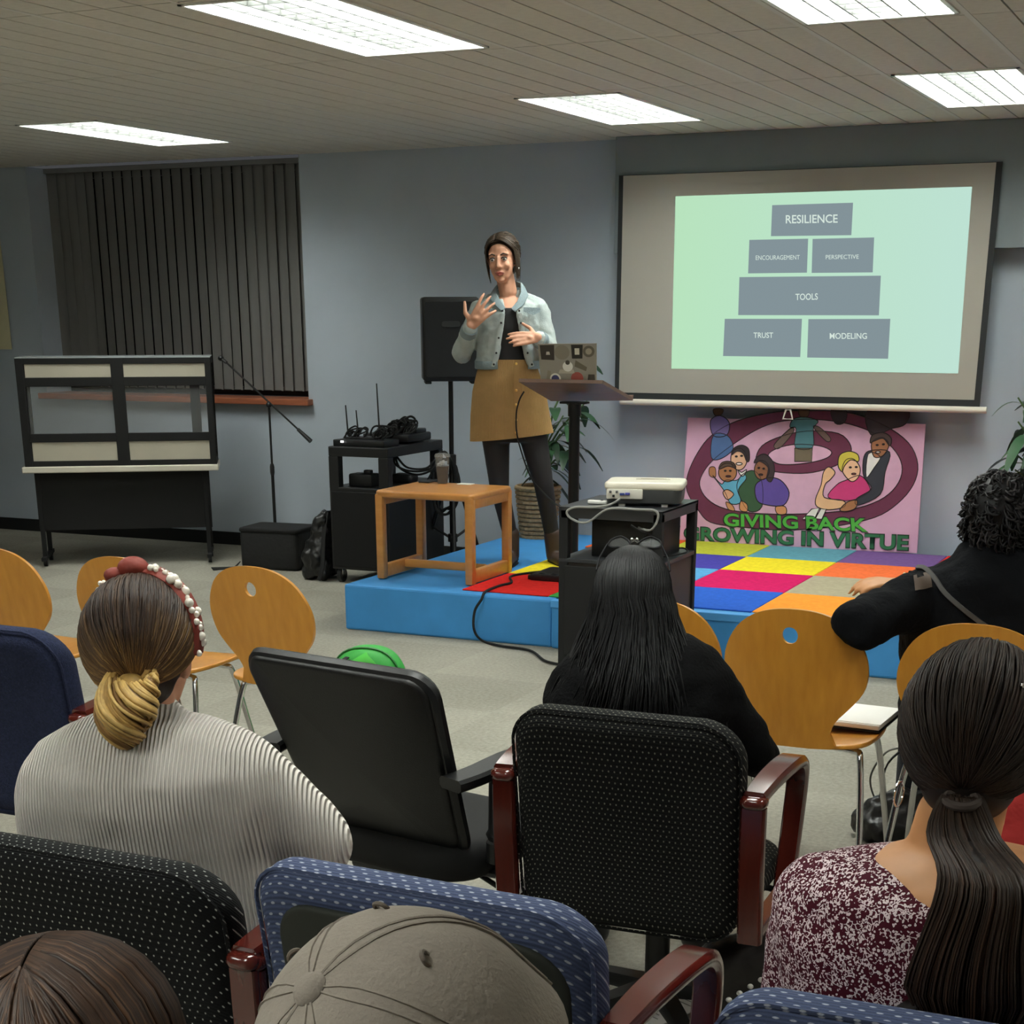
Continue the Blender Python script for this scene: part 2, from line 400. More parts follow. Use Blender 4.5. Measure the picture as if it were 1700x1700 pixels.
cb.mi = 0; pit = .151; ysm = [9.26-1.405*k for k in range(-1, 10)]
i0 = int((X0+1.158)/pit)-1
for i in range(i0, int((X1+1.158)/pit)+1):
    x = -1.158+i*pit
    for k in range(len(ysm)-1):
        r = (max(x+.004, X0), max(ysm[k+1]+.004, Y0), min(x+pit-.004, X1), min(ysm[k]-.004, WY))
        if r[2]-r[0] < .01 or r[3]-r[1] < .01: continue
        for a in minus(r, FIX): cb.b2((a[0], a[1], HC), (a[2], a[3], HC+.014))
cb.mi = 2
for i in range(-16, 7):
    x = -1.158+.604*i
    if X0 < x < X1:
        for a in minus((x-.011, Y0, x+.011, WY), FIX): cb.b2((a[0], a[1], HC-.0015), (a[2], a[3], HC+.014))
struct('ceiling', cb, [M['ceil'], M['dark'], M['tee']])
# ------------------------------------------------------------------ ceiling lights
def ceiling_light(x0, y0, x1, y1, label):
    t = thing('ceiling_light', label, 'ceiling light', ((x0+x1)/2, (y0+y1)/2, HC-.006), 0, 'recessed ceiling lights')
    w, l = (x1-x0), (y1-y0); fr = MB()
    for a, b in (((-w/2, -l/2), (-w/2+.016, l/2)), ((w/2-.016, -l/2), (w/2, l/2)), ((-w/2, -l/2), (w/2, -l/2+.016)), ((-w/2, l/2-.016), (w/2, l/2))):
        fr.b2((a[0], a[1], 0), (b[0], b[1], .115))
    fr.b2((-w/2, -l/2, .112), (w/2, l/2, .118)); obj('frame', fr, M['lampwhite'], t, False)
    lv = MB(); wi, li = w/2-.016, l/2-.016
    for f in (-.62, -.3, 0, .3, .62): lv.b2((f*wi-.003, -li, .004), (f*wi+.003, li, .034))
    n = 12
    for i in range(1, n): y = -li+2*li*i/n; lv.b2((-wi, y-.003, .004), (wi, y+.003, .034))
    obj('louver', lv, M['alum'], t, False)
    for s in (-1, 1):
        q = MB(); q.b2((s*.155-.085, -li+.03, .085), (s*.155+.085, li-.03, .1)); obj('lamp', q, M['lamp'], t, False)
LL = ['louvred ceiling light nearest above the speaking woman, left of the screen', 'louvred ceiling light above the dark window blinds, far left', 'large louvred ceiling light at the top left of the picture',
      'louvred ceiling light right above the projection screen', 'louvred ceiling light cut by the top edge, in front of the one above the screen'] + ['louvred ceiling light over the audience, out of the picture']*7
for r, l in zip(FIX, LL): ceiling_light(*r, l)
# ------------------------------------------------------------------ blinds
t = thing('vertical_blinds', 'closed dark grey vertical blinds filling the recessed window', 'blinds', ((WX0+WX1)/2, WY+.22, SZ))
bl = MB(); n = 27; hw = (WX1-WX0)/2
for i in range(n):
    x = -hw+.05+(2*hw-.09)*i/(n-1); a = radians(74+random.uniform(-5, 5)) if i > 3 else radians(84)
    ca, sa = cos(a), sin(a); hw2 = .052; pts = []
    for k in range(5):
        u = (k/4-.5)*2; c = .008*(1-u*u); pts.append((x+u*hw2*sa*1.0+c*ca, u*hw2*ca*-1+c*sa))
    ring = pts+[(p[0]-.0012*ca, p[1]-.0012*sa) for p in pts[::-1]]
    bl.loft([[(p[0], p[1], .04) for p in ring], [(p[0], p[1], HC-SZ-.03) for p in ring]])
obj('slats', bl, mat('blind_fabric', '7c7b79', .85, var=.06, scale=3, stretch=(1, 1, .2)), t)
obj('headrail', MB().b2((-hw+.005, -.03, HC-SZ-.035), (hw-.005, .03, HC-SZ-.002)), bpy.data.materials['blind_fabric'], t, False)
obj('bottom_chain', MB().tube([(-hw+.05, .0, .042), (hw-.05, .0, .042)], .002, 6), M['dark'], t)
# ------------------------------------------------------------------ wall banner at the far left
bn = MB(); rows = []
for j in range(9):
    z = 1.385+(2.25-1.385)*j/8; f = []
    for i in range(13): x = -9.65+(.78-.02*j/8)*i/12; f.append((x, WY-.02-.012*sin(i*1.3+j*.2), z))
    rows.append(f)
rings = [r+[(p[0], p[1]+.004, p[2]) for p in r[::-1]] for r in rows]
bn.loft(rings)
b_ = obj('wall_banner', bn, mat('banner_cloth', 'cfc9a6', .9, var=.08, scale=5), None, world=True)
tag(b_, 'pale yellow-beige cloth banner hanging on the wall at the far left', 'banner')
# ================================================================== SCREEN
SY = WY-.20; SN = V((0, -1, 0))
def sp(px, py, d=0): return PY(px, py, SY-d)
t = thing('projection_screen', 'large pull-down projection screen showing a green slide with grey blocks', 'screen', PY(1340, 690, SY))
M['screen_white'] = mat('screen_fabric', 'a39f95', .85); M['screen_black'] = mat('screen_border', '26292a', .8)
def quad_slab(q, d0, d1, mb=None):   # q world points (TL,TR,BR,BL) pushed in -Y
    mb = mb or MB(); return mb.loft([[V(p)+SN*d0 for p in q], [V(p)+SN*d1 for p in q]])
xl, xr, zb, zt = sp(1031, 500).x, sp(1636, 465).x, sp(1340, 658).z, sp(1340, 280).z
obj('border', quad_slab([(xl-.03, SY, zt), (xr+.035, SY, zt), (xr+.035, SY, zb-.045), (xl-.03, SY, zb-.045)], 0, .002), M['screen_black'], t, False, True)
obj('fabric', quad_slab([(xl, SY, zt-.003), (xr, SY, zt-.003), (xr, SY, zb), (xl, SY, zb)], .0025, .0045), M['screen_white'], t, False, True)
zr = sp(1340, 674).z
obj('bottom_bar', MB().tube([(sp(1035, 668).x-.02, SY, zr), (sp(1638, 680).x, SY, zr)], .019, 12), mat('bar_white', 'd9d2c4', .4), t, True, True)
hp = PY(1308, 690, SY); hw = .035
obj('pull_handle', MB().tube([hp+V((-.03, 0, -.02)), hp+V((.03, 0, -.02)), hp+V((.014, 0, .035)), hp+V((-.014, 0, .035))], .006, 6, closed=True), M['white'], t, True, True)
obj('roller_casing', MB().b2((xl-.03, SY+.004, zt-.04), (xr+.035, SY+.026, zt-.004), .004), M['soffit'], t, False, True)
img_m = emis('projected_light', 'b4e0c6', .95/2**EXPO); g = NT(img_m); 
x, y, z = g.xyz(); e = img_m.node_tree.nodes['Emission']
fx = g.math('ADD', .5, g.math('DIVIDE', x, 1.8))
img_m.node_tree.links.new(g.mix(fx, 'bce8c2', 'c2e6d8'), e.inputs[0])
pi_ = obj('projected_image', quad_slab([sp(1122, 326, 0), sp(1614, 310, 0), sp(1591, 620, 0), sp(1115, 612, 0)], .006, .0065), img_m, t, False, True)
blk_m = emis('slide_block_light', '86969c', .95/2**EXPO); txt_m = emis('slide_text_light', 'dff0e6', .9/2**EXPO)
def slide(pts): return [sp(1000+x/2.4286, 260+y/2.4286) for x, y in pts]
for nm, q in (('a', [(686, 196), (1012, 186), (1005, 317), (681, 321)]), ('b', [(594, 336), (831, 331), (826, 468), (589, 471)]), ('c', [(849, 332), (1097, 326), (1091, 467), (845, 469)]),
              ('d', [(554, 486), (1124, 480), (1116, 640), (549, 639)]), ('e', [(495, 654), (806, 654), (799, 808), (488, 804)]), ('f', [(832, 655), (1162, 654), (1153, 815), (827, 810)])):
    obj('slide_block', quad_slab(slide(q), .0068, .0072), blk_m, pi_, False, True)
for tx, q, o in (('RESILIENCE', [(741, 236), (950, 233), (950, 267), (741, 270)], .012), ('ENCOURAGEMENT', [(620, 399), (797, 397), (797, 415), (620, 417)], 0), ('PERSPECTIVE', [(902, 397), (1035, 395), (1035, 412), (902, 414)], 0),
              ('TOOLS', [(780, 553), (870, 551), (870, 577), (780, 579)], .01), ('TRUST', [(611, 709), (690, 709), (690, 731), (611, 731)], .01), ('MODELING', [(918, 711), (1068, 711), (1068, 735), (918, 735)], .01)):
    b = text_bm(tx, slide(q), o); bmesh.ops.translate(b, vec=SN*.0078, verts=b.verts)
    obj('slide_word', b, txt_m, pi_, False, True)
# ================================================================== STAGE
ZS = .25; SX0, SX1, SYF = -4.485, -.55, 7.56
t = thing('stage_platform', 'low bright blue wooden stage platform under the carpet squares', 'stage', (-3.0, 8.7, 0))
M['stage'] = mat('stage_blue', '3d8fd0', .6, var=.07, scale=6)
obj('left_deck', MB().b2((SX0, SYF, .0), (-3.24, 9.96, ZS), .012), M['stage'], t, False, True)
obj('right_deck', MB().b2((-3.235, SYF-.015, .0), (SX1, 9.96, ZS), .012), M['stage'], t, False, True)
obj('edge_trim', MB().b2((-3.235, SYF-.022, ZS-.035), (SX1, SYF+.03, ZS+.004), .004), mat('stage_trim', '4f9fe0', .6), t, False, True)
cols = [-3.80, -3.29, -2.74, -2.185, -1.63, -1.075, -.56]; rws = [7.64, 8.24, 8.86, 9.40, 9.93]
CC = {'red': 'd22a26', 'yel': 'e3cf2e', 'ory': 'e2602c', 'oli': 'b9bb3e', 'tea': '5f98a8', 'pur': '74568e', 'ind': '4a44a0', 'ore': 'e9703f', 'mag': 'c81f5f', 'lbl': '5aa0d0', 'bei': 'a59c84', 'roy': '2f5fc0', 'ora': 'ee9438', 'gre': '3f9a4a'}
grid = [['red', 'gre', 'roy', 'ora', 'tea', 'mag'], ['yel', 'lbl', 'mag', 'bei', 'ind', 'yel'], ['lbl', 'ind', 'yel', 'ore', 'gre', 'roy'], ['ory', 'oli', 'tea', 'pur', 'red', 'ora']]
keys = list(CC); cm = [mat('rug_'+k, CC[k], .95, spec=.1, var=.1, scale=40, bump=.3, bscale=300) for k in keys]
rg = MB()
for j in range(4):
    for i in range(6):
        if (i, j) == (0, 2): continue
        rg.mi = keys.index(grid[j][i]); rg.b2((cols[i]+.002, rws[j]+.002, ZS), (cols[i+1]-.002, rws[j+1]-.002, ZS+.008), .003, 1)
r_ = obj('carpet_rug', rg, cm, None, False, True); tag(r_, 'multicoloured carpet of big coloured squares laid over the blue stage', 'rug')
# ================================================================== POSTER
t = thing('painted_poster', 'pink painted poster with people on a spiral and GIVING BACK lettering', 'poster', (-2.6, 9.9, ZS))
PP0 = V((0, 9.925, ZS)); PNm = V((0, -1, .12)).normalized()
def pp(px, py, lift=0): return PN(px, py, PP0, PNm) + PNm*lift
def pc(x, y, lift=0): return pp(1120+x/3.864, 660+y/3.864, lift)
bl_, br_ = pp(1128, 899), pp(1522, 918.5); tl_, tr_ = pp(1143, 681), pp(1538, 684)
def ext(b, t_, z): return b+(t_-b)*((z-b.z)/(t_.z-b.z))
tl_, tr_ = ext(bl_, tl_, 1.02), ext(br_, tr_, 1.02)
obj('panel', MB().loft([[tl_, tr_, br_, bl_], [p-PNm*.012 for p in (tl_, tr_, br_, bl_)]]), mat('poster_pink', 'd3a6c0', .8, var=.06, scale=5), t, False, True)
ink = mat('poster_ink', '2b2326', .8)
PC = {}
def pmat(c):
    if c not in PC: PC[c] = mat('paint_'+c, c, .8, var=.06, scale=14)
    return PC[c]
def paint(name, shapes, lay):
    """shapes: (colour, outline in picture points); every figure is one painted part with its own ink outline"""
    mb = MB(); ms = []
    for k, (c, pts, *rest) in enumerate(shapes):
        if c not in ms: ms.append(c)
        mb.mi = ms.index(c); lf = (lay+.0004*k)*.35
        sm = pts if rest and rest[0] == 'sharp' else smooth_loop(pts, 4)
        mb.poly([pc(x, y, lf) for x, y in sm])
        if 'ink' not in ms: ms.append('ink')
        mb.mi = ms.index('ink'); mb.tube([pc(x, y, lf) for x, y in sm], .0028, 4, closed=True)
    obj(name, mb, [ink if c == 'ink' else pmat(c) for c in ms], t, False, True)
def ellp(cx, cy, rx, ry, n=28, a0=0, a1=360, rot=0):
    o = []
    for i in range(n): a = radians(a0+(a1-a0)*i/(n-1 if a1-a0 < 360 else n)); x, y = rx*cos(a), ry*sin(a); o.append((cx+x*cos(rot)-y*sin(rot), cy+x*sin(rot)+y*cos(rot)))
    return o
maroon = '6a2f49'; pink = 'd3a6c0'
paint('spiral', [(maroon, [(80, 600), (85, 490), (150, 350), (240, 240), (400, 150), (640, 95), (850, 85), (1100, 95), (1330, 170), (1500, 290), (1560, 430), (1530, 560), (1430, 680), (1280, 770), (1000, 830), (700, 850), (420, 830), (230, 800), (150, 720)]),
                 (pink, [(160, 560), (190, 470), (270, 380), (420, 270), (560, 190), (700, 150), (900, 140), (1120, 170), (1300, 240), (1420, 350), (1460, 460), (1420, 570), (1310, 660), (1120, 720), (850, 745), (560, 745), (330, 715), (210, 650)]),
                 (maroon, [(520, 400), (560, 310), (680, 250), (850, 215), (1050, 230), (1130, 310), (1110, 390), (1000, 450), (850, 485), (680, 480), (560, 455)]),
                 (pink, [(600, 370), (660, 325), (780, 300), (930, 310), (1005, 345), (980, 385), (880, 415), (740, 430), (650, 420)])], .0006)
paint('girl_with_blue_skirt', [('5b4034', [(250, 75), (310, 75), (300, 110), (260, 115)]), ('77679c', [(230, 150), (290, 115), (350, 160), (335, 240), (250, 245)]), ('4d6a98', [(250, 240), (340, 245), (375, 330), (290, 395), (235, 380)])], .003)
paint('boy_in_teal_shirt', [('5b4034', [(800, 70), (860, 70), (855, 120), (805, 120)]), ('4f7f88', [(760, 140), (830, 125), (920, 150), (890, 200), (885, 320), (775, 320), (780, 200), (740, 190)]), ('6e5a52', [(640, 300), (740, 200), (765, 215), (700, 300), (660, 330)]), ('6e5a52', [(890, 190), (930, 190), (1000, 260), (975, 280)]), ('6f6350', [(770, 325), (885, 325), (880, 410), (770, 410)], 'sharp')], .0035)
paint('man_in_green', [('37573c', [(400, 560), (440, 490), (510, 470), (560, 540), (560, 700), (480, 730), (420, 640)]), ('e0b090', ellp(412, 395, 52, 70)), ('2b2326', ellp(396, 378, 7, 4, 8)), ('2b2326', ellp(430, 374, 7, 4, 8)), ('f0e8e0', ellp(414, 425, 20, 8, 12)), ('e8e4e0', [(405, 462), (430, 480), (462, 462), (445, 500), (425, 500)]), ('33272a', [(365, 370), (380, 325), (430, 305), (475, 330), (480, 400), (462, 410), (440, 360), (400, 345)])], .004)
paint('baby_in_blue', [('5fa8c8', [(245, 500), (300, 555), (330, 530), (400, 530), (440, 490), (460, 520), (410, 590), (425, 670), (360, 680), (320, 600)]), ('a8714a', [(225, 450), (260, 450), (262, 510), (225, 500)]), ('a8714a', ellp(340, 480, 58, 60)), ('2b2326', ellp(325, 470, 6, 4, 8)), ('2b2326', ellp(358, 470, 6, 4, 8)), ('7a3a34', ellp(345, 505, 16, 5, 10)), ('5a4438', [(285, 460), (300, 420), (340, 408), (380, 420), (392, 452), (340, 440)]), ('c98a5c', [(330, 670), (370, 690), (385, 725), (345, 715)]), ('c98a5c', [(425, 665), (465, 685), (465, 730), (420, 720)]), ('d8a080', [(310, 610), (340, 590), (380, 620), (340, 655)])], .0055)
paint('girl_in_purple', [('5f4a9a', [(520, 560), (600, 515), (680, 530), (735, 610), (700, 690), (600, 690), (530, 660)]), ('8a5a40', ellp(560, 465, 48, 62)), ('2b2326', ellp(540, 452, 6, 4, 8)), ('2b2326', ellp(572, 456, 6, 4, 8)), ('5a2c28', ellp(553, 495, 13, 5, 10)), ('3a2c30', [(510, 420), (530, 380), (580, 362), (630, 410), (640, 480), (620, 540), (590, 520), (600, 450), (550, 410)]), ('c98a5c', [(650, 700), (710, 700), (715, 745), (660, 745)])], .0075)
paint('woman_in_pink', [('c93a78', [(985, 640), (1040, 560), (1100, 530), (1190, 500), (1245, 560), (1245, 610), (1130, 660)]), ('e2b48a', [(905, 650), (940, 560), (955, 480), (990, 445), (1030, 480), (1000, 525), (965, 560), (960, 640), (1080, 660), (1090, 700), (990, 720), (915, 700)]), ('e6b896', [(1075, 460), (1100, 400), (1150, 395), (1190, 450), (1180, 510), (1140, 540), (1100, 510)]), ('2b2326', ellp(1128, 448, 7, 4, 8)), ('2b2326', ellp(1166, 446, 7, 4, 8)), ('a8484a', ellp(1150, 490, 14, 5, 10)), ('cdbb4a', [(1050, 440), (1060, 370), (1120, 345), (1175, 365), (1180, 410), (1130, 400), (1090, 440), (1075, 475)])], .0095)
paint('man_in_dark_suit', [('34363f', [(1215, 380), (1260, 340), (1380, 350), (1350, 480), (1320, 620), (1180, 690), (1165, 650), (1260, 590), (1240, 540), (1210, 490)]), ('e4e0dc', [(1245, 360), (1320, 380), (1280, 450), (1230, 510)]), ('9a6748', [(1265, 290), (1330, 255), (1375, 300), (1340, 370), (1280, 380)]), ('2b2326', ellp(1300, 305, 7, 4, 8)), ('2b2326', ellp(1340, 300, 7, 4, 8)), ('e8e0d8', ellp(1305, 350, 15, 6, 10)), ('4a3a3a', [(1255, 290), (1270, 240), (1340, 225), (1390, 260), (1380, 310), (1340, 262), (1280, 280)]), ('a8714a', [(1060, 720), (1110, 670), (1170, 660), (1160, 710), (1100, 730)])], .0115)
paint('open_book', [('e8e2da', [(820, 780), (880, 715), (930, 710), (900, 775)], 'sharp'), ('dcd6ce', [(905, 775), (940, 712), (975, 715), (945, 780)], 'sharp')], .014)
paint('dark_figures_at_top', [('3c3138', [(1005, 80), (1100, 80), (1090, 160), (1030, 165)]), ('3c3138', [(1240, 80), (1490, 80), (1480, 170), (1390, 200), (1260, 240)])], .004)
for tx, q, c in (('GIVING BACK', [(318, 742), (1232, 776), (1240, 862), (318, 824)], '4faa3e'), ('GROWING IN VIRTUE', [(66, 828), (1500, 886), (1495, 980), (66, 910)], '2f7048')):
    dq = [(q[0][0]-8, q[0][1]-7), (q[1][0]+8, q[1][1]-7), (q[2][0]+8, q[2][1]+7), (q[3][0]-8, q[3][1]+7)]
    b = text_bm(tx, [pc(*p, .0056) for p in dq], .055, n=PNm); obj('lettering_outline', b, pmat('1d3324'), t, False, True)
    b = text_bm(tx, [pc(*p, .006) for p in q], .028, n=PNm); obj('lettering', b, pmat(c), t, False, True)
# ================================================================== small oak table
a, b_, c_, d_ = PZ(640, 963, ZS), PZ(783, 974, ZS), PZ(836, 951, ZS), PZ(700, 939, ZS)
tx, ty = (a+d_)/2, (b_+c_)/2; tcx = (a+b_+c_+d_)/4; tw = .60; tdp = .52; th_ = .475
TR = atan2((b_-a).y, (b_-a).x)
t = thing('side_table', 'small square oak side table with open frame legs on the stage corner', 'table', (tcx.x, tcx.y, ZS), TR)
for s in (-1, 1):

    fr = MB(); x = s*(tw/2-.024); 
    for y in (-1, 1): obj('leg', MB().box((x, y*(tdp/2-.026), th_/2), (.046, .052, th_-.01), .008), M['tablewood'], t)
    obj('bottom_rail', MB().box((x, 0, .045), (.04, tdp-.1, .07), .006), M['tablewood'], t)
    obj('apron', MB().box((x, 0, th_-.035), (.044, tdp-.1, .06), .006), M['tablewood'], t)
obj('stretcher', MB().box((0, 0, .06), (tw-.09, .03, .045), .006), M['tablewood'], t)
obj('tabletop', MB().slab(rrect(tw, tdp, .03), .04, .014, lambda x, y, z: V((x, y, th_-.005+z))), M['tablewood'], t)
TZ = ZS+th_+.015
# cup on the table
cp = PZ(735, 803, TZ)
t = thing('iced_coffee_cup', 'clear plastic cup of dark iced drink standing on the oak side table', 'cup', (cp.x, cp.y, TZ))
obj('cup', MB().lathe((0, 0, 0), [(.028, 0), (.03, .003), (.043, .15), (.0445, .152), (.042, .15), (.029, .006)]), mat('cup_plastic', 'e8ecec', .1, alpha=.07), t)
obj('drink', MB().lathe((0, 0, .006), [(.0285, 0), (.036, .09), (.0355, .092)]), mat('coffee', '241a15', .1), t)
obj('lid', MB().lathe((0, 0, .15), [(.046, 0), (.046, .006), (.04, .016), (.03, .018)]), mat('cup_lid', 'b8b8b2', .2, alpha=.3), t)
ib = MB()
for i in range(7): ib.box((random.uniform(-.018, .018), random.uniform(-.018, .018), .104+random.uniform(0, .02)), (.016, .016, .016), .003, rot=Euler((random.random()*3, random.random()*3, 0)).to_matrix())
obj('ice', ib, mat('ice', 'c8cccc', .1, alpha=.7), t)
pp_ = PZ(773, 804, TZ)
k = obj('paper_card', MB().box((pp_.x, pp_.y, TZ+.002), (.085, .06, .003)), M['paper'], None, False, True); tag(k, 'small white paper card lying on the oak side table', 'card')
k = obj('phone', MB().slab(rrect(.07, .14, .01), .008, .003, lambda x, y, z: PZ(712, 800, TZ)+V((x, y, z+.004))), M['black'], None, True, True); tag(k, 'black phone lying at the back of the oak side table', 'phone')
# ================================================================== AV cart by the wall
ax0, ax1, ay0, ay1 = -5.36, -4.93, 8.9, 9.66
t = thing('equipment_cart', 'black wheeled equipment cart with tangled cables, behind the oak side table', 'cart', ((ax0+ax1)/2, (ay0+ay1)/2, 0))
obj('top_shelf', MB().b2((ax0, ay0, .80), (ax1, ay1, .86), .006), M['blackwood'], t, False, True)
for x in (ax0+.035, ax1-.035):
    for y in (ay0+.03, ay1-.03): obj('post', MB().b2((x-.035, y-.03, .6), (x+.035, y+.03, .8), .004), M['blackwood'], t, False, True)
obj('cabinet', MB().b2((ax0, ay0, .09), (ax1, ay1, .61), .006), M['blackwood'], t, False, True)
obj('cabinet_door', MB().b2((ax0+.02, ay0-.012, .11), (ax1-.02, ay0, .585), .004), M['blackmatte'], t, False, True)
for x in (ax0+.04, ax1-.05):
    for y in (ay0+.05, ay1-.05):
        cs = obj('caster', MB().tube([(x-.013, y, .045), (x+.013, y, .045)], .045, 20), M['black'], t, True, True)
        obj('wheel_hub', MB().tube([(x-.018, y, .045), (x+.018, y, .045)], .018, 12).b2((x-.02, y-.02, .05), (x+.02, y+.02, .09), .004), M['chrome'], cs, True, True)
def cable(name, pts, r, label, m=None, cat='cable', group=None):
    k = obj(name, MB().tube(smooth_path(pts, 8), r, 6), m or M['blackmatte'], None, True, True); return tag(k, label, cat, group)
rc = PY(620, 738, 9.0)
t = thing('wireless_receiver', 'black wireless microphone receiver with antennas on the left of the equipment cart', 'receiver', (ax0+.205, 9.03, .86))
obj('body', MB().box((0, 0, .02), (.37, .2, .04), .006).box((-.03, .04, .045), (.22, .12, .014), .005), M['black'], t)
for x, y, l in ((-.17, .07, .19), (-.10, .08, .16), (.10, .0, .33)): obj('antenna', MB().tube([(x, y, .05), (x-.012, y, .05+l)], [.006, .004], 8), M['black'], t)
obj('display_light', MB().box((-.11, -.113, .03), (.02, .004, .012)), emis('led_white', 'ffffff', 1.5), t)
t = thing('audio_mixer', 'black audio mixer half buried in cable loops on the equipment cart', 'mixer', (ax1-.19, 9.38, .86))
obj('body', MB().box((0, 0, .035), (.34, .32, .05), .012).box((.0, .06, .07), (.30, .14, .03), .01), M['black'], t)
obj('label_strip', MB().box((-.05, -.132, .05), (.18, .004, .008)), M['paper'], t)
for i in range(6): obj('knob', MB().lathe((-.1+.04*i, -.06, .07), [(.009, 0), (.008, .012), (.003, .013)], 10), M['metal'], t)
random.seed(3)
def tangle(c, n, r, spread, flat=.5):
    p = []
    if r >= .05:      # springy loops standing at all angles
        for i in range(n*3):
            if i % 6 == 0: o = V(c)+V((random.uniform(-1, 1)*r*spread, random.uniform(-.3, .3)*r, random.uniform(.1, .9)*r*flat)); ax = V((random.uniform(-.5, .5), -1, random.uniform(-.9, .9))).normalized(); e1 = ax.orthogonal().normalized(); e2 = ax.cross(e1); q = r*random.uniform(.35, .8)
            a = i*2*pi/5; v = o+e1*cos(a)*q*1.4+e2*sin(a)*q*.75; v.z = max(v.z, c[2]-.012); p.append(v)
        return p
    for i in range(n): a = i*2.4+random.random(); q = r*(.5+.6*random.random()); p.append(V(c)+V((cos(a)*q*spread, sin(a)*q*.4, abs(random.random())*r*flat+.004)))
    return p
for i, (cx, n, r, sp_, lab) in enumerate(((-5.23, 12, .05, 1.3, 'small tangle of thin black cable over the wireless receiver'), (-5.08, 10, .05, 1.2, 'loose black lead curled between receiver and mixer'), (-5.08, 14, .055, 1.9, 'thick coil of black cable heaped on top of the mixer'))):
    cable('cable_tangle', tangle((cx, 9.04 if i < 2 else 9.36, .91 if i < 2 else .945), n, r, sp_, .7), .005 if i < 2 else .007, lab, group='cables on the equipment cart')
hg = [PY(px, py, 9.16-.012*(k % 4)) for k, (px, py) in enumerate([(657, 748), (655, 768), (672, 780), (700, 782), (724, 772), (734, 750), (722, 776), (694, 788), (665, 778), (658, 758), (676, 776), (708, 777), (728, 758), (716, 786), (704, 806)])]
cable('hanging_cable', hg, .007, 'bundle of black cables hanging in loops from the front of the cart', group='cables on the equipment cart')
t = thing('adapter_box', 'small black adapter box in the open shelf of the equipment cart', 'box', (-5.17, 9.02, .61)); obj('case', MB().box((0, 0, .04), (.17, .12, .08), .012), M['black'], t)
obj('plug', MB().box((.03, 0, .09), (.05, .04, .025), .006), M['black'], t)
t = thing('power_adapter', 'second black lump of adapter behind the hanging cables', 'adapter', (-5.03, 9.3, .61)); obj('case', MB().slab(rrect(.16, .12, .03), .06, .025, lambda x, y, z: V((x, y, z+.03))), M['black'], t)
for i, (cx, n, r, sp_, h) in enumerate(((-5.10, 10, .055, 1.6, .94), (-5.02, 10, .055, 1.3, .965), (-5.12, 9, .05, 1.6, .95))):
    cable('cable_tangle', tangle((cx, 9.22+.09*i, h-.03), n, r, sp_, .8), .006, ('grey-black cable loops standing up behind the receiver', 'black cable loops piled highest over the right end of the mixer', 'black cable looped across the front of the mixer')[i], group='cables on the equipment cart')
# ================================================================== loudspeaker on its tripod
spb = PY(757, 900, 9.5); SPX, SPY = PY(748, 632, 9.5).x, 9.5
rot_s = radians(30)
t = thing('speaker_stand', 'black tripod stand carrying the loudspeaker, beside the equipment cart', 'stand', (SPX, SPY, 0.0))
zb = PY(748, 632, SPY).z
obj('pole', MB().tube([(0, 0, .12), (0, 0, .75)], .019, 14).tube([(0, 0, .7), (0, 0, zb)], .0155, 14), M['metal'], t)
obj('collar', MB().lathe((0, 0, .72), [(.03, 0), (.03, .06), (.02, .065)], 16).tube([(0, 0, .75), (-.06, -.02, .75)], .01, 8), M['black'], t)
hub = obj('lower_hub', MB().lathe((0, 0, .22), [(.032, 0), (.032, .05), (.02, .055)], 16), M['black'], t)
for a in (290, 50, 170):
    dx, dy = cos(radians(a+10)), sin(radians(a+10))
    lg = obj('leg', MB().tube([(dx*.03, dy*.03, .66), (dx*.25, dy*.25, .02)], .014, 10), M['metal'], t)
    obj('rubber_foot', MB().ell((dx*.255, dy*.255, .02), (.022, .022, .02)), M['black'], lg)
    obj('brace', MB().tube([(dx*.03, dy*.03, .25), (dx*.145, dy*.145, .31)], .009, 8), M['metal'], t)
zt = PY(740, 493, SPY).z; wsp = (PY(783, 600, SPY)-PY(703, 600, SPY)).length+.02
t = thing('loudspeaker', 'black loudspeaker raised on the tripod stand beside the speaking woman', 'loudspeaker', (SPX, SPY, zb), rot_s)
H_ = zt-zb
obj('cabinet', MB().slab(rrect(wsp*.98, H_, .02), .30, .012, lambda x, y, z: V((x*(1 - .0) , z+.04, y+H_/2)), seg=2), M['black'], t)
obj('grille', MB().slab(rrect(wsp*.9, H_*.9, .02), .012, .004, lambda x, y, z: V((x, z-.116, y+H_/2))), mat('grille_cloth', '1c1e20', .8, bump=.4, bscale=500), t)
bd = obj('badge', MB().slab(rrect(wsp*.32, .035, .016), .006, .002, lambda x, y, z: V((x-.0, z-.124, y+H_*.68))), mat('badge_grey', '2b2e30', .4), t)
obj('foot_left', MB().box((-wsp*.4, 0, -.008), (.04, .2, .016), .004).box((wsp*.4, 0, -.008), (.04, .2, .016), .004), M['blackmatte'], t)
cl = []
for i in range(46): a = i*.62; cl.append((SPX-.03+.10*cos(a)*(1 if i % 3 else .75), SPY-.05-.02*sin(i*.9), .55+.20*sin(a)*(1 if i % 4 else .8)+.05))
cable('coiled_cable', cl, .008, 'coil of black cable hung on the loudspeaker stand')
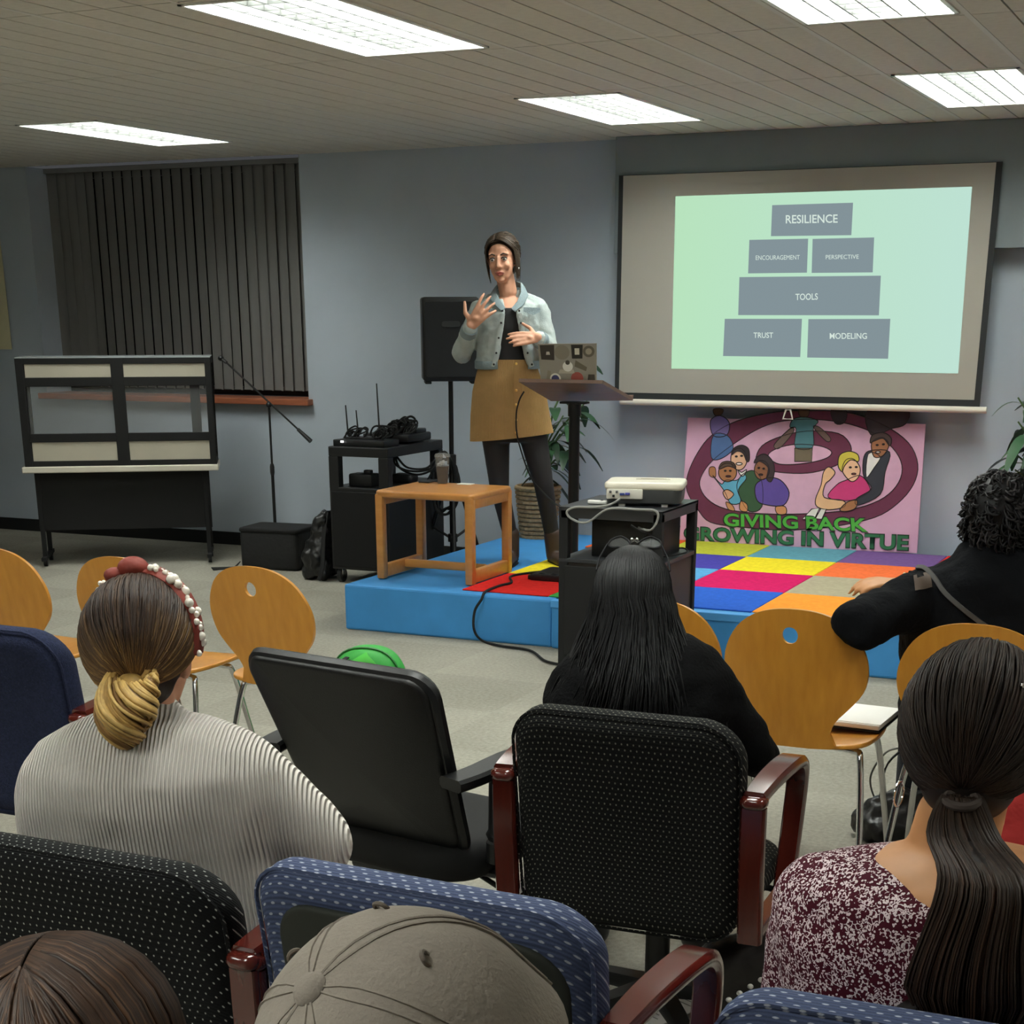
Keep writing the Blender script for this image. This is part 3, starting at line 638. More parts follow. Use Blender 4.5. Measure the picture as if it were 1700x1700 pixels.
# ================================================================== microphone stand and bags on the floor
MP = PY(457, 878, 9.62); mt = PY(448, 672, 9.62)
t = thing('microphone_stand', 'black boom microphone stand in front of the window sill', 'microphone stand', (MP.x, MP.y, 0))
obj('pole', MB().tube([(0, 0, .02), (0, 0, .62)], .011, 10).tube([(0, 0, .6), (0, 0, mt.z)], .0075, 10), M['blackmatte'], t)
obj('clutch', MB().lathe((0, 0, .58), [(.012, 0), (.016, .02), (.016, .06), (.011, .08)], 12).ell((0, 0, mt.z), (.02, .02, .02)), M['black'], t)
b0, b1 = PY(376, 602, 9.62), PY(510, 727, 9.62)
obj('boom_arm', MB().tube([b0, b1], .0065, 8), M['blackmatte'], t, True, True)
obj('counterweight', MB().tube([b1+(b1-b0).normalized()*-.09, b1+(b1-b0).normalized()*.035], [.012, .016], 10), M['black'], t, True, True)
mc = obj('clip', MB().tube([b0, b0+V((-.03, 0, .02))], .012, 8).ell(b0+V((-.045, 0, .028)), (.022, .02, .018)), M['black'], t, True, True)
obj('base', MB().lathe((0, 0, 0), [(.13, 0), (.13, .012), (.03, .022)], 28), M['black'], t)
bp = PZ(475, 938, 0)
t = thing('equipment_case', 'soft black equipment case on the floor below the microphone stand', 'case', (bp.x, 9.33, 0), radians(6))
obj('body', MB().slab(rrect(.44, .34, .04), .26, .03, lambda x, y, z: V((x, y, z+.13))), mat('bag_black', '1a1a1b', .7, bump=.4, bscale=40), t)
obj('lid', MB().slab(rrect(.45, .35, .04), .03, .012, lambda x, y, z: V((x, y, z+.262))), M['blackmatte'], t)
obj('strap', MB().strap([(-.21, -.18, .05), (-.24, -.21, .012), (-.34, -.26, .008), (-.36, -.3, .008)], .04, .006, (0, 1, .3)), M['blackmatte'], t)
jb = PZ(528, 962, 0)
t = thing('crumpled_black_bag', 'crumpled black leather bag slumped against the left side of the equipment cart', 'bag', (jb.x, jb.y+.06, 0))
B = Blob(); B.rings([(0, 0, .02, .10, .12), (-.01, 0, .12, .11, .13), (0, .0, .25, .085, .11), (.02, .02, .36, .07, .08), (.04, .02, .44, .035, .04)]).cap((-.06, -.06, .05), .05, (.02, -.05, .38), .03).cap((.05, -.08, .04), .04, (.04, -.03, .40), .025)
obj('body', crumple(B.bm(.01, 3), .022, 16), mat('bag_leather', '191919', .38, bump=1.0, bscale=14), t, ang=180)
obj('strap', MB().strap(smooth_path([(.05, .0, .44), (.07, -.08, .3), (.08, -.13, .1), (.06, -.15, .012)]), .03, .006, (1, 0, 0)), M['blackmatte'], t)
# ================================================================== glass display case
ca = PZ(74, 940, 0); cb_ = PZ(345, 930, 0); CA = atan2((cb_-ca).y, (cb_-ca).x)*.0+radians(33)
t = thing('display_case', 'black framed glass display case on a black skirted stand by the window', 'display case', (ca.x, ca.y, 0), CA)
Rm = RM[t.name]; nrm = Rm.to_3x3() @ V((0, -1, 0))
def CL(px, py, yl=0): return Rm.inverted() @ PN(px, py, Rm @ V((0, yl, 0)), nrm)
X_l, X_r = CL(34, 700, -.06).x, CL(355, 690, -.06).x; z0, z1 = CL(200, 778, -.06).z, CL(200, 594, -.06).z; dp = .38; yf = -.06
W_ = X_r-X_l
def fb(x0, x1, za, zb_, m='black', nm='frame', y0=yf, y1=yf+.03): return MB().b2((x0, y0, za), (x1, y1, zb_), .003)
def cz(px, py): return CL(px, py, yf)
za, zc, zd = cz(120, 733).z, cz(120, 722).z, cz(120, 640).z; ze, zf_ = cz(120, 625).z, cz(120, 603).z
xm0, xm1 = cz(188, 670).x, cz(209, 670).x
fm = MB()
for lo, hi in ((z0+.02, za-.07), ): pass
zrow = [(z0, cz(120, 764).z), (za, zc), (zd-.0, ze), (zf_, z1)]
for lo, hi in ((z0+.02, cz(200, 764).z), (cz(200, 733).z, cz(200, 719).z), (cz(200, 641).z, cz(200, 626).z), (cz(200, 604).z, z1)): fm.b2((X_l, yf, lo), (X_r, yf+.03, hi), .003)
for xa, xb in ((X_l, cz(45, 680).x), (xm0, xm1), (cz(344, 680).x, X_r)): fm.b2((xa, yf-.002, z0+.02), (xb, yf+.032, z1), .003)
obj('front_frame', fm, M['blackmatte'], t, False)
sf = MB()
for x in (X_l, X_r-.03):
    for lo, hi in ((z0+.02, z0+.06), (z1-.04, z1)): sf.b2((x, yf, lo), (x+.03, yf+dp, hi))
    sf.b2((x, yf+dp-.03, z0), (x+.03, yf+dp, z1))
for lo, hi in ((z0+.02, z0+.05), (z1-.03, z1)): sf.b2((X_l, yf+dp-.03, lo), (X_r, yf+dp, hi))
obj('body_frame', sf, M['blackmatte'], t, False)
obj('top_sheet', MB().b2((X_l, yf, z1), (X_r, yf+dp, z1+.006)), mat('case_top', '9aa0a2', .25), t, False)
for xa, xb in ((cz(47, 680).x, xm0), (xm1, cz(344, 680).x)):
    obj('panel', MB().b2((xa, yf+.008, cz(200, 765).z), (xb, yf+.018, cz(200, 733).z)), M['beige'], t, False)
    obj('panel', MB().b2((xa, yf+.008, cz(200, 626).z), (xb, yf+.018, cz(200, 604).z)), M['beige'], t, False)
    obj('glass_pane', MB().b2((xa, yf+.012, cz(200, 719).z), (xb, yf+.016, cz(200, 641).z)), M['glass'], t, False)
obj('inner_upright', MB().b2((cz(316, 680).x, yf+.1, z0+.05), (cz(332, 680).x, yf+.14, z1-.04)), M['blackmatte'], t, False)
for x in (X_l+.004, X_r-.01): obj('side_glass', MB().b2((x, yf+.03, z0+.06), (x+.005, yf+dp-.03, z1-.04)), M['glass'], t, False)
zl = z0
obj('base_ledge', MB().b2((X_l-.02, yf-.03, zl-.02), (X_r+.01, yf+dp+.01, zl+.02), .006), mat('ledge_cream', 'cfc9ba', .5), t, False)
zs = cz(200, 880).z; lx0, lx1 = CL(58, 800, 0).x, CL(348, 800, 0).x
obj('skirt_panel', MB().b2((lx0, -.0, max(zs, .2)), (lx1, .02, zl-.02)), M['blackmatte'], t, False)
for x in (lx0+.02, lx1-.03):
    for y in (.0, dp-.1):
        l_ = obj('leg', MB().b2((x-.015, y-.012, .04), (x+.015, y+.018, zl-.02), .003), M['blackmatte'], t, False)
        obj('caster', MB().tube([(x-.012, y, .025), (x+.012, y, .025)], .025, 14), M['black'], l_)
for y in (-.02, dp-.1): pass
for x in (lx0+.02, lx1-.03): obj('foot_bar', MB().b2((x-.015, -.1, .045), (x+.015, dp, .07), .003), M['blackmatte'], t, False)
# ================================================================== lectern with laptop
LY = 8.06; 
nl, nr = PY(861, 634, LY), PY(1000, 637, LY); fl, fr_ = PY(915, 666, LY+.34), PY(1049, 665, LY+.34)
lpole = PY(954, 662, LY+.19)
t = thing('lectern', 'brown topped lectern on a single dark pole holding the laptop', 'lectern', (lpole.x, lpole.y, ZS))
up_ = (nr-nl).cross(fl-nl).normalized(); up_ = up_ if up_.z > 0 else -up_
obj('top_board', MB().loft([[nl, nr, fr_, fl], [p+up_*.018 for p in (nl, nr, fr_, fl)]]), M['lectern'], t, False, True)
obj('edge_lip', MB().loft([[fl, fr_, fr_+V((0, .015, 0)), fl+V((0, .015, 0))], [p+up_*.03 for p in (fl, fr_, fr_+V((0, .015, 0)), fl+V((0, .015, 0)))]]), M['lectern'], t, False, True)
zt = lpole.z
obj('pole', MB().tube([(0, 0, .02), (0, 0, zt-ZS-.02)], .03, 16), M['metal'], t)
obj('top_bracket', MB().box((0, 0, zt-ZS-.02), (.15, .07, .012), .003).cyl((0, 0, zt-ZS-.09), (0, 0, zt-ZS-.015), .036), M['metal'], t)
obj('base_plate', MB().slab(rrect(.42, .36, .04), .03, .01, lambda x, y, z: V((x, y, z+.016))), M['metal'], t)
lb0, lb1 = PY(898, 635, LY+.03), PY(990, 636, LY+.03); lt0, lt1 = PY(893, 571, LY+.005), PY(990, 570, LY+.005)
t = thing('laptop', 'open silver laptop with many stickers on its lid, on the lectern', 'laptop', (lb0+lb1)/2)
ln = (lb1-lb0).cross(lt0-lb0).normalized(); ln = ln if ln.y < 0 else -ln
lid = obj('lid', MB().loft([[lb0, lb1, lt1, lt0], [p-ln*.006 for p in (lb0, lb1, lt1, lt0)]]), mat('laptop_silver', '9c968a', .4, metal=.3), t, False, True)
def lp_(u, v, l=0): return (lb0*(1-u)+lb1*u)*(1-v)+(lt0*(1-u)+lt1*u)*v+ln*l
hb = lb0+V((0, 0, .004)); dv = (fl-nl).normalized()*.22; kb = [lb0-ln*.006, lb1-ln*.006]; 
obj('keyboard_base', MB().loft([[kb[0], kb[1], kb[1]+dv, kb[0]+dv], [p+up_*.014 for p in (kb[0], kb[1], kb[1]+dv, kb[0]+dv)]]), mat('laptop_base', '8f8b84', .4, metal=.3), t, False, True)
obj('display', MB().loft([[lp_(.03, .05, -.0062), lp_(.97, .05, -.0062), lp_(.97, .96, -.0062), lp_(.03, .96, -.0062)], [lp_(.03, .05, -.007), lp_(.97, .05, -.007), lp_(.97, .96, -.007), lp_(.03, .96, -.007)]]), emis('laptop_display', 'c8d8e8', .6/2**EXPO), t, False, True)
def sticker(c, pts, l=.0008): obj('sticker', MB().loft([[lp_(u, v, .0002) for u, v in pts], [lp_(u, v, l) for u, v in pts]]), mat('sticker_'+c, c, .5), lid, False, True)
def circ(u, v, r, n=18): return [(u+r*cos(2*pi*i/n), v+r*1.45*sin(2*pi*i/n)) for i in range(n)]
sticker('3b332c', [(.04, .60), (.27, .58), (.28, .97), (.03, .97)]); sticker('8a8272', circ(.41, .78, .13)); sticker('c9c3b2', [(.13, .72), (.2, .72), (.19, .8), (.14, .8)], .0014); sticker('302c26', [(.58, .62), (.76, .62), (.77, .97), (.57, .97)])
sticker('d8d2be', [(.63, .72), (.71, .72), (.71, .88), (.63, .88)], .0014); sticker('6a6355', circ(.87, .8, .1)); sticker('a79d88', circ(.87, .8, .055), .0014); sticker('e6e2d8', circ(.5, .42, .09)); sticker('4c463c', circ(.5, .52, .04), .0014)
sticker('b8b09e', [(.33, .24), (.62, .24), (.6, .34), (.36, .34)]); sticker('6c6454', [(.62, .42), (.82, .3), (.84, .4), (.64, .58)]); sticker('e4e0d6', circ(.27, .1, .1)); sticker('4a4a72', circ(.27, .1, .07), .0014); sticker('a8554c', circ(.66, .12, .11)); sticker('4a443a', [(.84, .02), (.98, .02), (.97, .22), (.86, .22)]); sticker('8f8674', [(.1, .04), (.17, .04), (.2, .3), (.14, .32)])
lc = [PY(870, 650, LY-.02), PY(862, 665, LY-.02), PY(857, 690, LY-.02), PY(860, 730, LY-.03), PY(880, 790, LY-.03), PY(900, 815, LY-.05), PY(920, 835, LY-.2), PY(935, 842, 7.5)]
cable('laptop_cable', lc, .0045, 'thin dark cable hanging from the lectern top down to the projector cart')
# ================================================================== projector cart
k0, k1 = PY(928, 840, 6.9), PY(1089, 847, 6.9); KX0, KX1, KY0, KY1 = k0.x, k1.x+.03, 6.9, 7.42; KZ = .815
t = thing('projector_cart', 'black metal cart in front of the stage carrying the white projector', 'cart', ((KX0+KX1)/2, (KY0+KY1)/2, 0))
M['cart'] = mat('cart_metal', '35373a', .4, metal=.3)
obj('top_shelf', MB().b2((KX0, KY0, KZ-.012), (KX1, KY1, KZ), .003).b2((KX0, KY0, KZ-.05), (KX1, KY0+.012, KZ)).b2((KX0, KY1-.012, KZ-.05), (KX1, KY1, KZ)).b2((KX0, KY0, KZ-.05), (KX0+.012, KY1, KZ)).b2((KX1-.012, KY0, KZ-.05), (KX1, KY1, KZ)), M['cart'], t, False, True)
for x in (KX0, KX1-.045):
    for y in (KY0, KY1-.04): obj('leg', MB().b2((x, y, .06), (x+.045, y+.04, KZ-.012), .004), M['blackmatte'], t, False, True)
ZL = PZ(1155, 914, .5).z; ZL = PY(1158, 912, KY1).z
obj('lower_shelf', MB().b2((KX0, KY0, ZL-.02), (KX1, KY1, ZL), .003), M['cart'], t, False, True)
obj('cabinet', MB().b2((KX0+.01, KY0+.01, .1), (KX1-.01, KY1-.01, ZL-.02), .004), mat('cabinet_brown', '3a332f', .6), t, False, True)
obj('cabinet_door', MB().b2((KX0+.03, KY0-.004, .12), (KX1-.03, KY0+.01, ZL-.035), .003), M['blackmatte'], t, False, True)
for x in (KX0+.02, KX1-.025):
    for y in (KY0+.02, KY1-.02): obj('caster', MB().tube([(x-.014, y, .04), (x+.014, y, .04)], .04, 16), M['black'], t, True, True)
pr0, pr1 = PY(1008, 826, 7.0), PY(1066, 832, 7.0); pc_ = (PY(1008, 826, 7.02)+PY(1126, 822, 7.22))/2
t = thing('projector', 'white video projector with grey sides standing on the black cart', 'projector', (pc_.x, pc_.y+.04, KZ), radians(14))
pw, pd = .37, .27
obj('top_cover', MB().slab(rrect(pw, pd, .045), .035, .014, lambda x, y, z: V((x, y, z+.092))), mat('projector_white', 'e4ddcb', .35), t)
obj('body', MB().slab(rrect(pw-.012, pd-.012, .045), .075, .01, lambda x, y, z: V((x*(1-.03*(z < 0)), y, z+.05))), mat('projector_grey', '3b3d3d', .5), t)
pt = obj('port_panel', MB().box((-.085, -pd/2+.001, .058), (.17, .012, .046), .006), mat('port_white', 'd8d4c8', .4), t)
for i, (x, z, c) in enumerate(((-.15, .068, '555555'), (-.135, .05, '2a2a2a'), (-.12, .068, '555555'), (-.095, .058, '3a4a8a'), (-.07, .06, '4a4a9a'))):
    obj('port', MB().box((x, -pd/2-.008, z), (.011 if i < 3 else .022, .012, .011), .002), mat('port_'+c, c, .4), pt)
obj('vent', MB().box((.03, .03, .1105), (.16, .012, .003)).box((.03, .055, .1105), (.12, .008, .003)), mat('vent_beige', 'b9b09c', .5), t)
obj('lens', MB().tube([(-.08, pd/2-.01, .055), (-.08, pd/2+.015, .055)], .032, 20), M['black'], t)
obj('foot', MB().box((-.1, -.1, .006), (.03, .03, .014)).box((.1, -.1, .006), (.03, .03, .014)).box((0, .1, .006), (.03, .03, .014)), M['white'], t)
t = thing('remote_control', 'small white remote lying on the cart left of the projector', 'remote', PY(993, 825, 7.05)); RM[t.name] = Matrix.Translation(V((PY(993, 825, 7.05).x, 7.05, KZ))); t.location = (PY(993, 825, 7.05).x, 7.05, KZ)
obj('case', MB().slab(rrect(.1, .03, .01), .018, .006, lambda x, y, z: V((x, y, z+.01))), M['white'], t); obj('button', MB().box((.02, 0, .02), (.012, .01, .003)), M['metal'], t)
d1 = thing('amplifier', 'black amplifier box on the lower shelf of the projector cart', 'amplifier', (KX0+.29, 7.16, ZL)); obj('case', MB().box((0, 0, .09), (.33, .32, .18), .006), M['black'], d1); obj('knob', MB().lathe((.12, -.16, .1), [(.02, 0), (.018, .02), (.005, .022)], 14, (0, -1, 0)), M['metal'], d1)
d2 = thing('dvd_player', 'flat black disc player stacked on the amplifier in the cart', 'player', (KX0+.31, 7.14, ZL+.18)); obj('case', MB().box((0, 0, .028), (.26, .28, .055), .006), M['black'], d2); obj('tray', MB().box((0, -.142, .03), (.16, .004, .014)), M['metal'], d2)
cw = [PY(1030, 828, 6.95), PY(1012, 838, 6.92), PY(985, 842, 6.89), PY(955, 842, 6.885), PY(941, 850, 6.88), PY(950, 862, 6.88), PY(975, 867, 6.88), PY(1010, 845, 6.885), PY(1060, 846, 6.885), PY(1088, 848, 6.88), PY(1092, 862, 6.88), PY(1080, 880, 6.88), PY(1060, 876, 6.95)]
cable('video_cable', cw, .0055, 'grey cable looping along the front edge of the projector cart', mat('cable_grey', '8a8a86', .5))
cable('signal_cable', [PY(1048, 872, 6.9), PY(1070, 885, 6.9), PY(1095, 890, 7.0), PY(1110, 880, 7.3), PY(1128, 874, 7.45)], .005, 'thin black cable leaving the right of the projector cart')
cable('shelf_cable', [V((KX1-.12, 7.0, ZL+.006)), V((KX1-.06, 7.1, ZL+.012)), V((KX1-.1, 7.25, ZL+.01)), V((KX1-.03, 7.3, ZL+.02)), V((KX1+.02, 7.2, ZL+.015)), V((KX1-.05, 7.05, ZL+.012)), V((KX1-.16, 7.2, ZL+.006))], .004, 'thin black wire curled on the lower shelf of the projector cart')
# power strip and floor cable
ps = PZ(905, 963, ZS+.01)
t = thing('power_strip', 'black power strip lying on the red carpet square beside the cart', 'power strip', (ps.x+.1, ps.y, ZS+.008)); obj('case', MB().box((0, 0, .018), (.36, .06, .036), .006), M['black'], t)
for i in range(4): obj('socket', MB().box((-.12+.075*i, 0, .037), (.03, .03, .003)), M['blackmatte'], t)
fc = [PZ(935, 946, ZS+.014), PZ(880, 951, ZS+.014), PZ(848, 957, ZS+.014), PZ(849, 967, ZS+.014), PZ(830, 972, ZS+.014), PZ(806, 982, ZS+.014), V((PZ(797, 990, ZS).x, 7.53, ZS-.02)), PY(788, 1015, 7.52), PY(787, 1045, 7.5), PZ(800, 1063, .01), PZ(830, 1072, .01), PZ(880, 1080, .01), PZ(905, 1097, .01), PZ(935, 1104, .01)]
cable('power_cable', fc, .007, 'black power cable hanging over the blue stage front onto the floor')
# ================================================================== plants
M['leaf'] = mat('leaf_green', '35583a', .4, var=.25, scale=8); M['leaf2'] = mat('leaf_dark', '26402c', .4, var=.25, scale=8); M['stem'] = mat('plant_stem', '4f6a3e', .6)
def leaf(mb, p, d, L, wd, droop):
    p, d = V(p), V(d).normalized(); sd = d.cross(V((0, 0, 1))); sd = sd.normalized() if sd.length > .01 else V((1, 0, 0)); rows = []
    for i in range(7):
        u = i/6; c = p+d*(L*u)+V((0, 0, -droop*L*u*u)); wv = wd*sin(pi*min(1, u*.92+.04))**.8*(1-.25*u); rows.append((c-sd*wv+V((0, 0, .15*wv)), c, c+sd*wv+V((0, 0, .15*wv))))
    R = [[mb.bm.verts.new(q) for q in r] for r in rows]
    for i in range(6):
        for j in range(2): mb._f((R[i][j], R[i][j+1], R[i+1][j+1], R[i+1][j]))
def plant(name, label, base, pot_fn, stems, seed):
    random.seed(seed); t = thing(name, label, 'plant', base); pot_fn(t)
    for top, nl in stems:
        top = V(top); st = smooth_path([(0, 0, .25), (top.x*.3, top.y*.3, .25+(top.z-.25)*.6), top], 5)
        obj('stem', MB().tube(st, [.009-.005*i/len(st) for i in range(len(st))], 6), M['stem'], t)
        for k in range(nl):
            lm = MB(); f = .35+.65*(k+.5)/nl; i = min(int(f*(len(st)-1)), len(st)-2); p = st[i]
            a = k*2.4+random.random(); d = V((cos(a), sin(a), random.uniform(-.2, .5)))
            leaf(lm, p, d, random.uniform(.16, .26), random.uniform(.028, .045), random.uniform(.3, .9))
            o = obj('leaf', lm, random.choice([M['leaf'], M['leaf2']]), t)
def basket(t):
    b = MB(); n = 40
    for j in range(12):
        z = .01+.31*j/11; r = .105+.033*j/11
        b.tube([(cos(2*pi*k/n)*(r+.004*(-1)**(k+j)), sin(2*pi*k/n)*(r+.004*(-1)**(k+j)), z) for k in range(n)], .0155, 6, closed=True)
    bk = obj('basket', b.lathe((0, 0, 0), [(.10, 0), (.115, .15), (.13, .31)], 24), mat('wicker', '8a7354', .8, var=.3, scale=40), t)
    obj('basket_rim', MB().tube([(cos(2*pi*k/30)*.142, sin(2*pi*k/30)*.14, .325) for k in range(30)], .014, 8, closed=True), mat('wicker_rim', '957e5e', .8), t)
    obj('soil', MB().lathe((0, 0, .26), [(.125, 0), (.12, .02)], 20), mat('soil', '2b221b', 1), t)
pb = PZ(893, 888, ZS); pb = V((pb.x+.02, 9.72, ZS)); pb.x = PY(893, 860, 9.72).x
def rel(px, py, y, b): return PY(px, py, y)-b
plant('potted_plant', 'leafy green plant in a dark wicker basket behind the lectern', pb, basket, [(rel(935, 690, 9.72, pb), 9), (rel(965, 690, 9.66, pb), 9), (rel(955, 740, 9.62, pb), 9), (rel(985, 575, 9.76, pb), 7), (rel(930, 720, 9.8, pb), 9), (rel(975, 665, 9.8, pb), 7)], 5)
def pot(t): obj('pot', MB().lathe((0, 0, 0), [(.13, 0), (.17, .3), (.18, .3), (.165, .29)], 28), mat('pot_brown', '4a3a30', .5), t); obj('soil', MB().lathe((0, 0, .25), [(.16, 0), (.16, .02)], 20), mat('soil_dark', '2b221b', 1), t)
rb = V((PY(1745, 880, 9.7).x, 9.7, ZS))
plant('floor_plant', 'green broad-leaved plant at the right edge beyond the curly-haired person', rb, pot, [(rel(1690, 700, 9.6, rb), 9), (rel(1720, 640, 9.7, rb), 9), (rel(1700, 760, 9.55, rb), 9), (rel(1760, 680, 9.7, rb), 8), (rel(1675, 745, 9.62, rb), 8), (rel(1705, 720, 9.55, rb), 12), (rel(1690, 660, 9.6, rb), 10), (rel(1715, 770, 9.5, rb), 12), (rel(1685, 780, 9.6, rb), 8)], 9)
# ================================================================== WOODEN CHAIRS (facing the stage, +y)
def wood_chair(name, label, loc, rz, group):
    t = thing(name, label, 'chair', loc, rz, group)
    right = [(.112, .435), (.108, .475), (.122, .52), (.165, .57), (.203, .62), (.217, .68), (.208, .74), (.175, .80), (.125, .84), (.065, .86)]
    out = right + [(0, .865)] + [(-x, z) for x, z in right[::-1]]
    out = smooth_loop(out, 3); hc, hr = (-.012, .785), .024
    def mp(x, z, o=0):
        h = max(0, z-.43); y = -.02-.26*h+.10*h*h + .35*x*x*(min(1, h/.2)); 
        return V((x, y+o, z))
    ang = [atan2(z-hc[1], x-hc[0]) for x, z in out]; n = len(out); mb = MB(); L = []
    for sgn in (-1, 1):
        rings = []
        for k in range(9):
            f = k/8; ring = []
            for (x, z), a in zip(out, ang):
                ix, iz = hc[0]+hr*cos(a), hc[1]+hr*1.05*sin(a); ring.append(mb.bm.verts.new(mp(ix+(x-ix)*f, iz+(z-iz)*f, sgn*.0065)))
            rings.append(ring)
        L.append(rings)
        for k in range(8):
            for j in range(n): mb._f((rings[k][j], rings[k][(j+1) % n], rings[k+1][(j+1) % n], rings[k+1][j]))
    for k in (0, 8):
        for j in range(n): mb._f((L[0][k][j], L[0][k][(j+1) % n], L[1][k][(j+1) % n], L[1][k][j]))
    obj('backrest', mb, M['chairwood'], t, ang=60)
    so = smooth_loop([(.12, -.0), (.2, .03), (.225, .13), (.22, .27), (.19, .38), (.1, .42), (-.1, .42), (-.19, .38), (-.22, .27), (-.225, .13), (-.2, .03), (-.12, -.0)], 4)
    obj('seat', MB().slab(so, .016, .006, lambda x, y, z: V((x, y-.02, .437+z+.25*x*x-.12*max(0, y-.3)))), M['chairwood'], t)
    for s in (-1, 1):
        for (y0, y1) in ((.06, -.06), (.27, .39)):
            p = smooth_path([(s*.06, .165+(y0-.165)*.85, .418), (s*.165, y0, .415), (s*.19, y0+(y1-y0)*.15, .385), (s*.215, y0+(y1-y0)*.6, .17), (s*.228, y1, .008)], 5)
            lg = obj('leg', MB().tube(p, .0105, 10), M['chrome'], t); obj('foot_cap', MB().cyl((s*.228, y1, 0), (s*.228, y1, .025), .014), M['black'], lg)
    obj('under_frame', MB().tube([(-.06, .07, .418), (-.06, .26, .418)], .011, 8).tube([(.06, .07, .418), (.06, .26, .418)], .011, 8).box((0, .165, .42), (.2, .12, .012)), M['metal'], t)
    return t
wc = wood_chair('wooden_chair', 'oval-backed wooden chair cut by the left edge of the picture', (-4.17, 4.62, 0), 0, 'oval-backed wooden chairs')
for x, y, rz, lab in ((-3.60, 4.62, 0, 'oval-backed wooden chair behind the pearl headband'), (-3.035, 4.63, radians(-4), 'fully visible oval-backed wooden chair left of the green backpack'),
                      (-1.60, 4.60, 0, 'oval-backed wooden chair mostly hidden behind the long black hair'), (-1.155, 4.60, 0, 'oval-backed wooden chair with the white notebook on its seat'),
                      (-.635, 4.58, 0, 'oval-backed wooden chair behind the dark ponytail, carrying the person in the dark jacket')):
    dup(wc, (x, y, 0), rz, lab, 'oval-backed wooden chairs')
dup(wc, (-9.0, 9.45, 0), radians(150), 'oval-backed wooden chair against the wall at the far left, under the banner', 'oval-backed wooden chairs')
nb = PZ(1428, 1203, .45)
t = thing('notebook', 'white notebook lying on the seat of the oval-backed chair', 'notebook', (nb.x, nb.y, .462), radians(-3))
obj('cover', MB().box((0, 0, .003), (.19, .25, .006), .001), M['blackmatte'], t, False); obj('pages', MB().box((0, 0, .014), (.185, .245, .016), .004), M['paper'], t, False)
obj('top_sheet', MB().box((.003, .004, .023), (.18, .238, .002)), mat('sheet', 'f2f0ea', .8), t, False)
# ================================================================== UPHOLSTERED ARM CHAIRS
M['dotblack'] = dotted('fabric_black_dots', '0e0f10', 'c8c9c1', .0155, .0115, .0019)
M['dotblack2'] = dotted('fabric_black_speckle', '0d0e0e', '8f8e80', .0135, .0105, .0021)
M['blue'] = dotted('fabric_blue_dashes', '424c68', 'bcc2cf', .023, .0145, .0023, var=.3, asp=.42)
M['navy'] = mat('fabric_navy', '262c44', .9, spec=.2, var=.25, scale=150, bump=.4, bscale=300)
def arm_chair(label, loc, rz, fab, group, w=.53, top=.87, bot=.34, flare=0, panel=None, cat='chair', arm_z=.69, name='office_chair', tilt=.16):
    t = thing(name, label, cat, loc, rz, group)
    h = top-bot; o = []
    for x, z in rrect(w, h, .085, 7):
        k = (z+h/2)/h; x *= 1-flare*(1-k); z += (-.02*(abs(x)/(w/2))**3)*k; o.append((x, z))
    def bp(x, z, d): 
        k = (z+h/2)/h; y = -tilt*h*(k-.25)-.06*max(0, k-.8)*0 + .28*x*x + (.03*sin(k*pi)) - .018*(k > .86)*0
        return V((x, y+d, z+h/2+bot))
    obj('backrest', MB().slab(o, .105, .05, lambda x, z, d: bp(x, z, -d), k=8, seg=6), fab, t, ang=70)
    seam = [(x*.93, z*.93) for x, z in o]
    obj('piping', MB().tube([bp(x*.985, z*.985, -.047+.012) for x, z in o], .004, 5, closed=True), fab, t)
    if panel: obj('back_panel', MB().slab([(x*.85+.012, z*.88-.025) for x, z in o], .02, .01, lambda x, z, d: bp(x, z, -d-.052), k=6), panel, t, ang=70)
    obj('seat', MB().slab(rrect(w-.03, .48, .07), .11, .045, lambda x, y, z: V((x, y+.27, z+.40-.12*max(0, y-.12)))), fab, t)
    ax = w/2+.025
    for s in (-1, 1):
        p = smooth_path([(s*ax, -.005, .36), (s*ax, -.025, .55), (s*ax, -.03, arm_z-.02)], 4)
        ps = obj('arm_post', MB().strap(p, .05, .034, (0, 1, 0)) if False else MB().strap(p, .055, .03, (1, 0, 0)), M['mahogany'], t)
        obj('post_knob', MB().slab(rrect(.06, .05, .02), .03, .014, lambda x, y, z: V((s*ax+x, -.03+y, arm_z-.008+z))), M['mahogany'], ps)
        q = smooth_path([(s*ax, -.03, arm_z), (s*(ax+.005), .08, arm_z+.012), (s*(ax+.01), .22, arm_z+.012), (s*(ax+.01), .31, arm_z-.005), (s*(ax+.008), .355, arm_z-.06), (s*ax, .37, arm_z-.16), (s*(ax-.01), .36, .36)], 5)
        obj('armrest', MB().strap(q, [.05+.012*sin(pi*min(1, i/len(q)*1.5)) for i in range(len(q))], .03, (1, 0, 0)), M['mahogany'], t)
        obj('arm_rail', MB().strap([(s*ax, -.01, .37), (s*ax, .36, .37)], .045, .03, (1, 0, 0)), M['mahogany'], t)
    obj('gas_post', MB().cyl((0, .25, .1), (0, .25, .35), .03).box((0, .25, .335), (.22, .2, .03), .01), M['black'], t)
    for i in range(5):
        a = 2*pi*i/5+.3; d = V((cos(a), sin(a), 0)); b = V((0, .25, .1))
        lg = obj('base_leg', MB().strap([b+d*.02, b+d*.16+V((0, 0, -.012)), b+d*.30+V((0, 0, -.035))], [.06, .05, .036], [.04, .034, .024], d.cross(V((0, 0, 1)))), M['black'], t)
        cpt = b+d*.30; obj('caster', MB().tube([V((cpt.x, cpt.y, .028))+d.cross(V((0, 0, 1)))*-.022, V((cpt.x, cpt.y, .028))+d.cross(V((0, 0, 1)))*.022], .028, 14), M['black'], lg)
    return t
G2 = 'upholstered chairs of the audience'
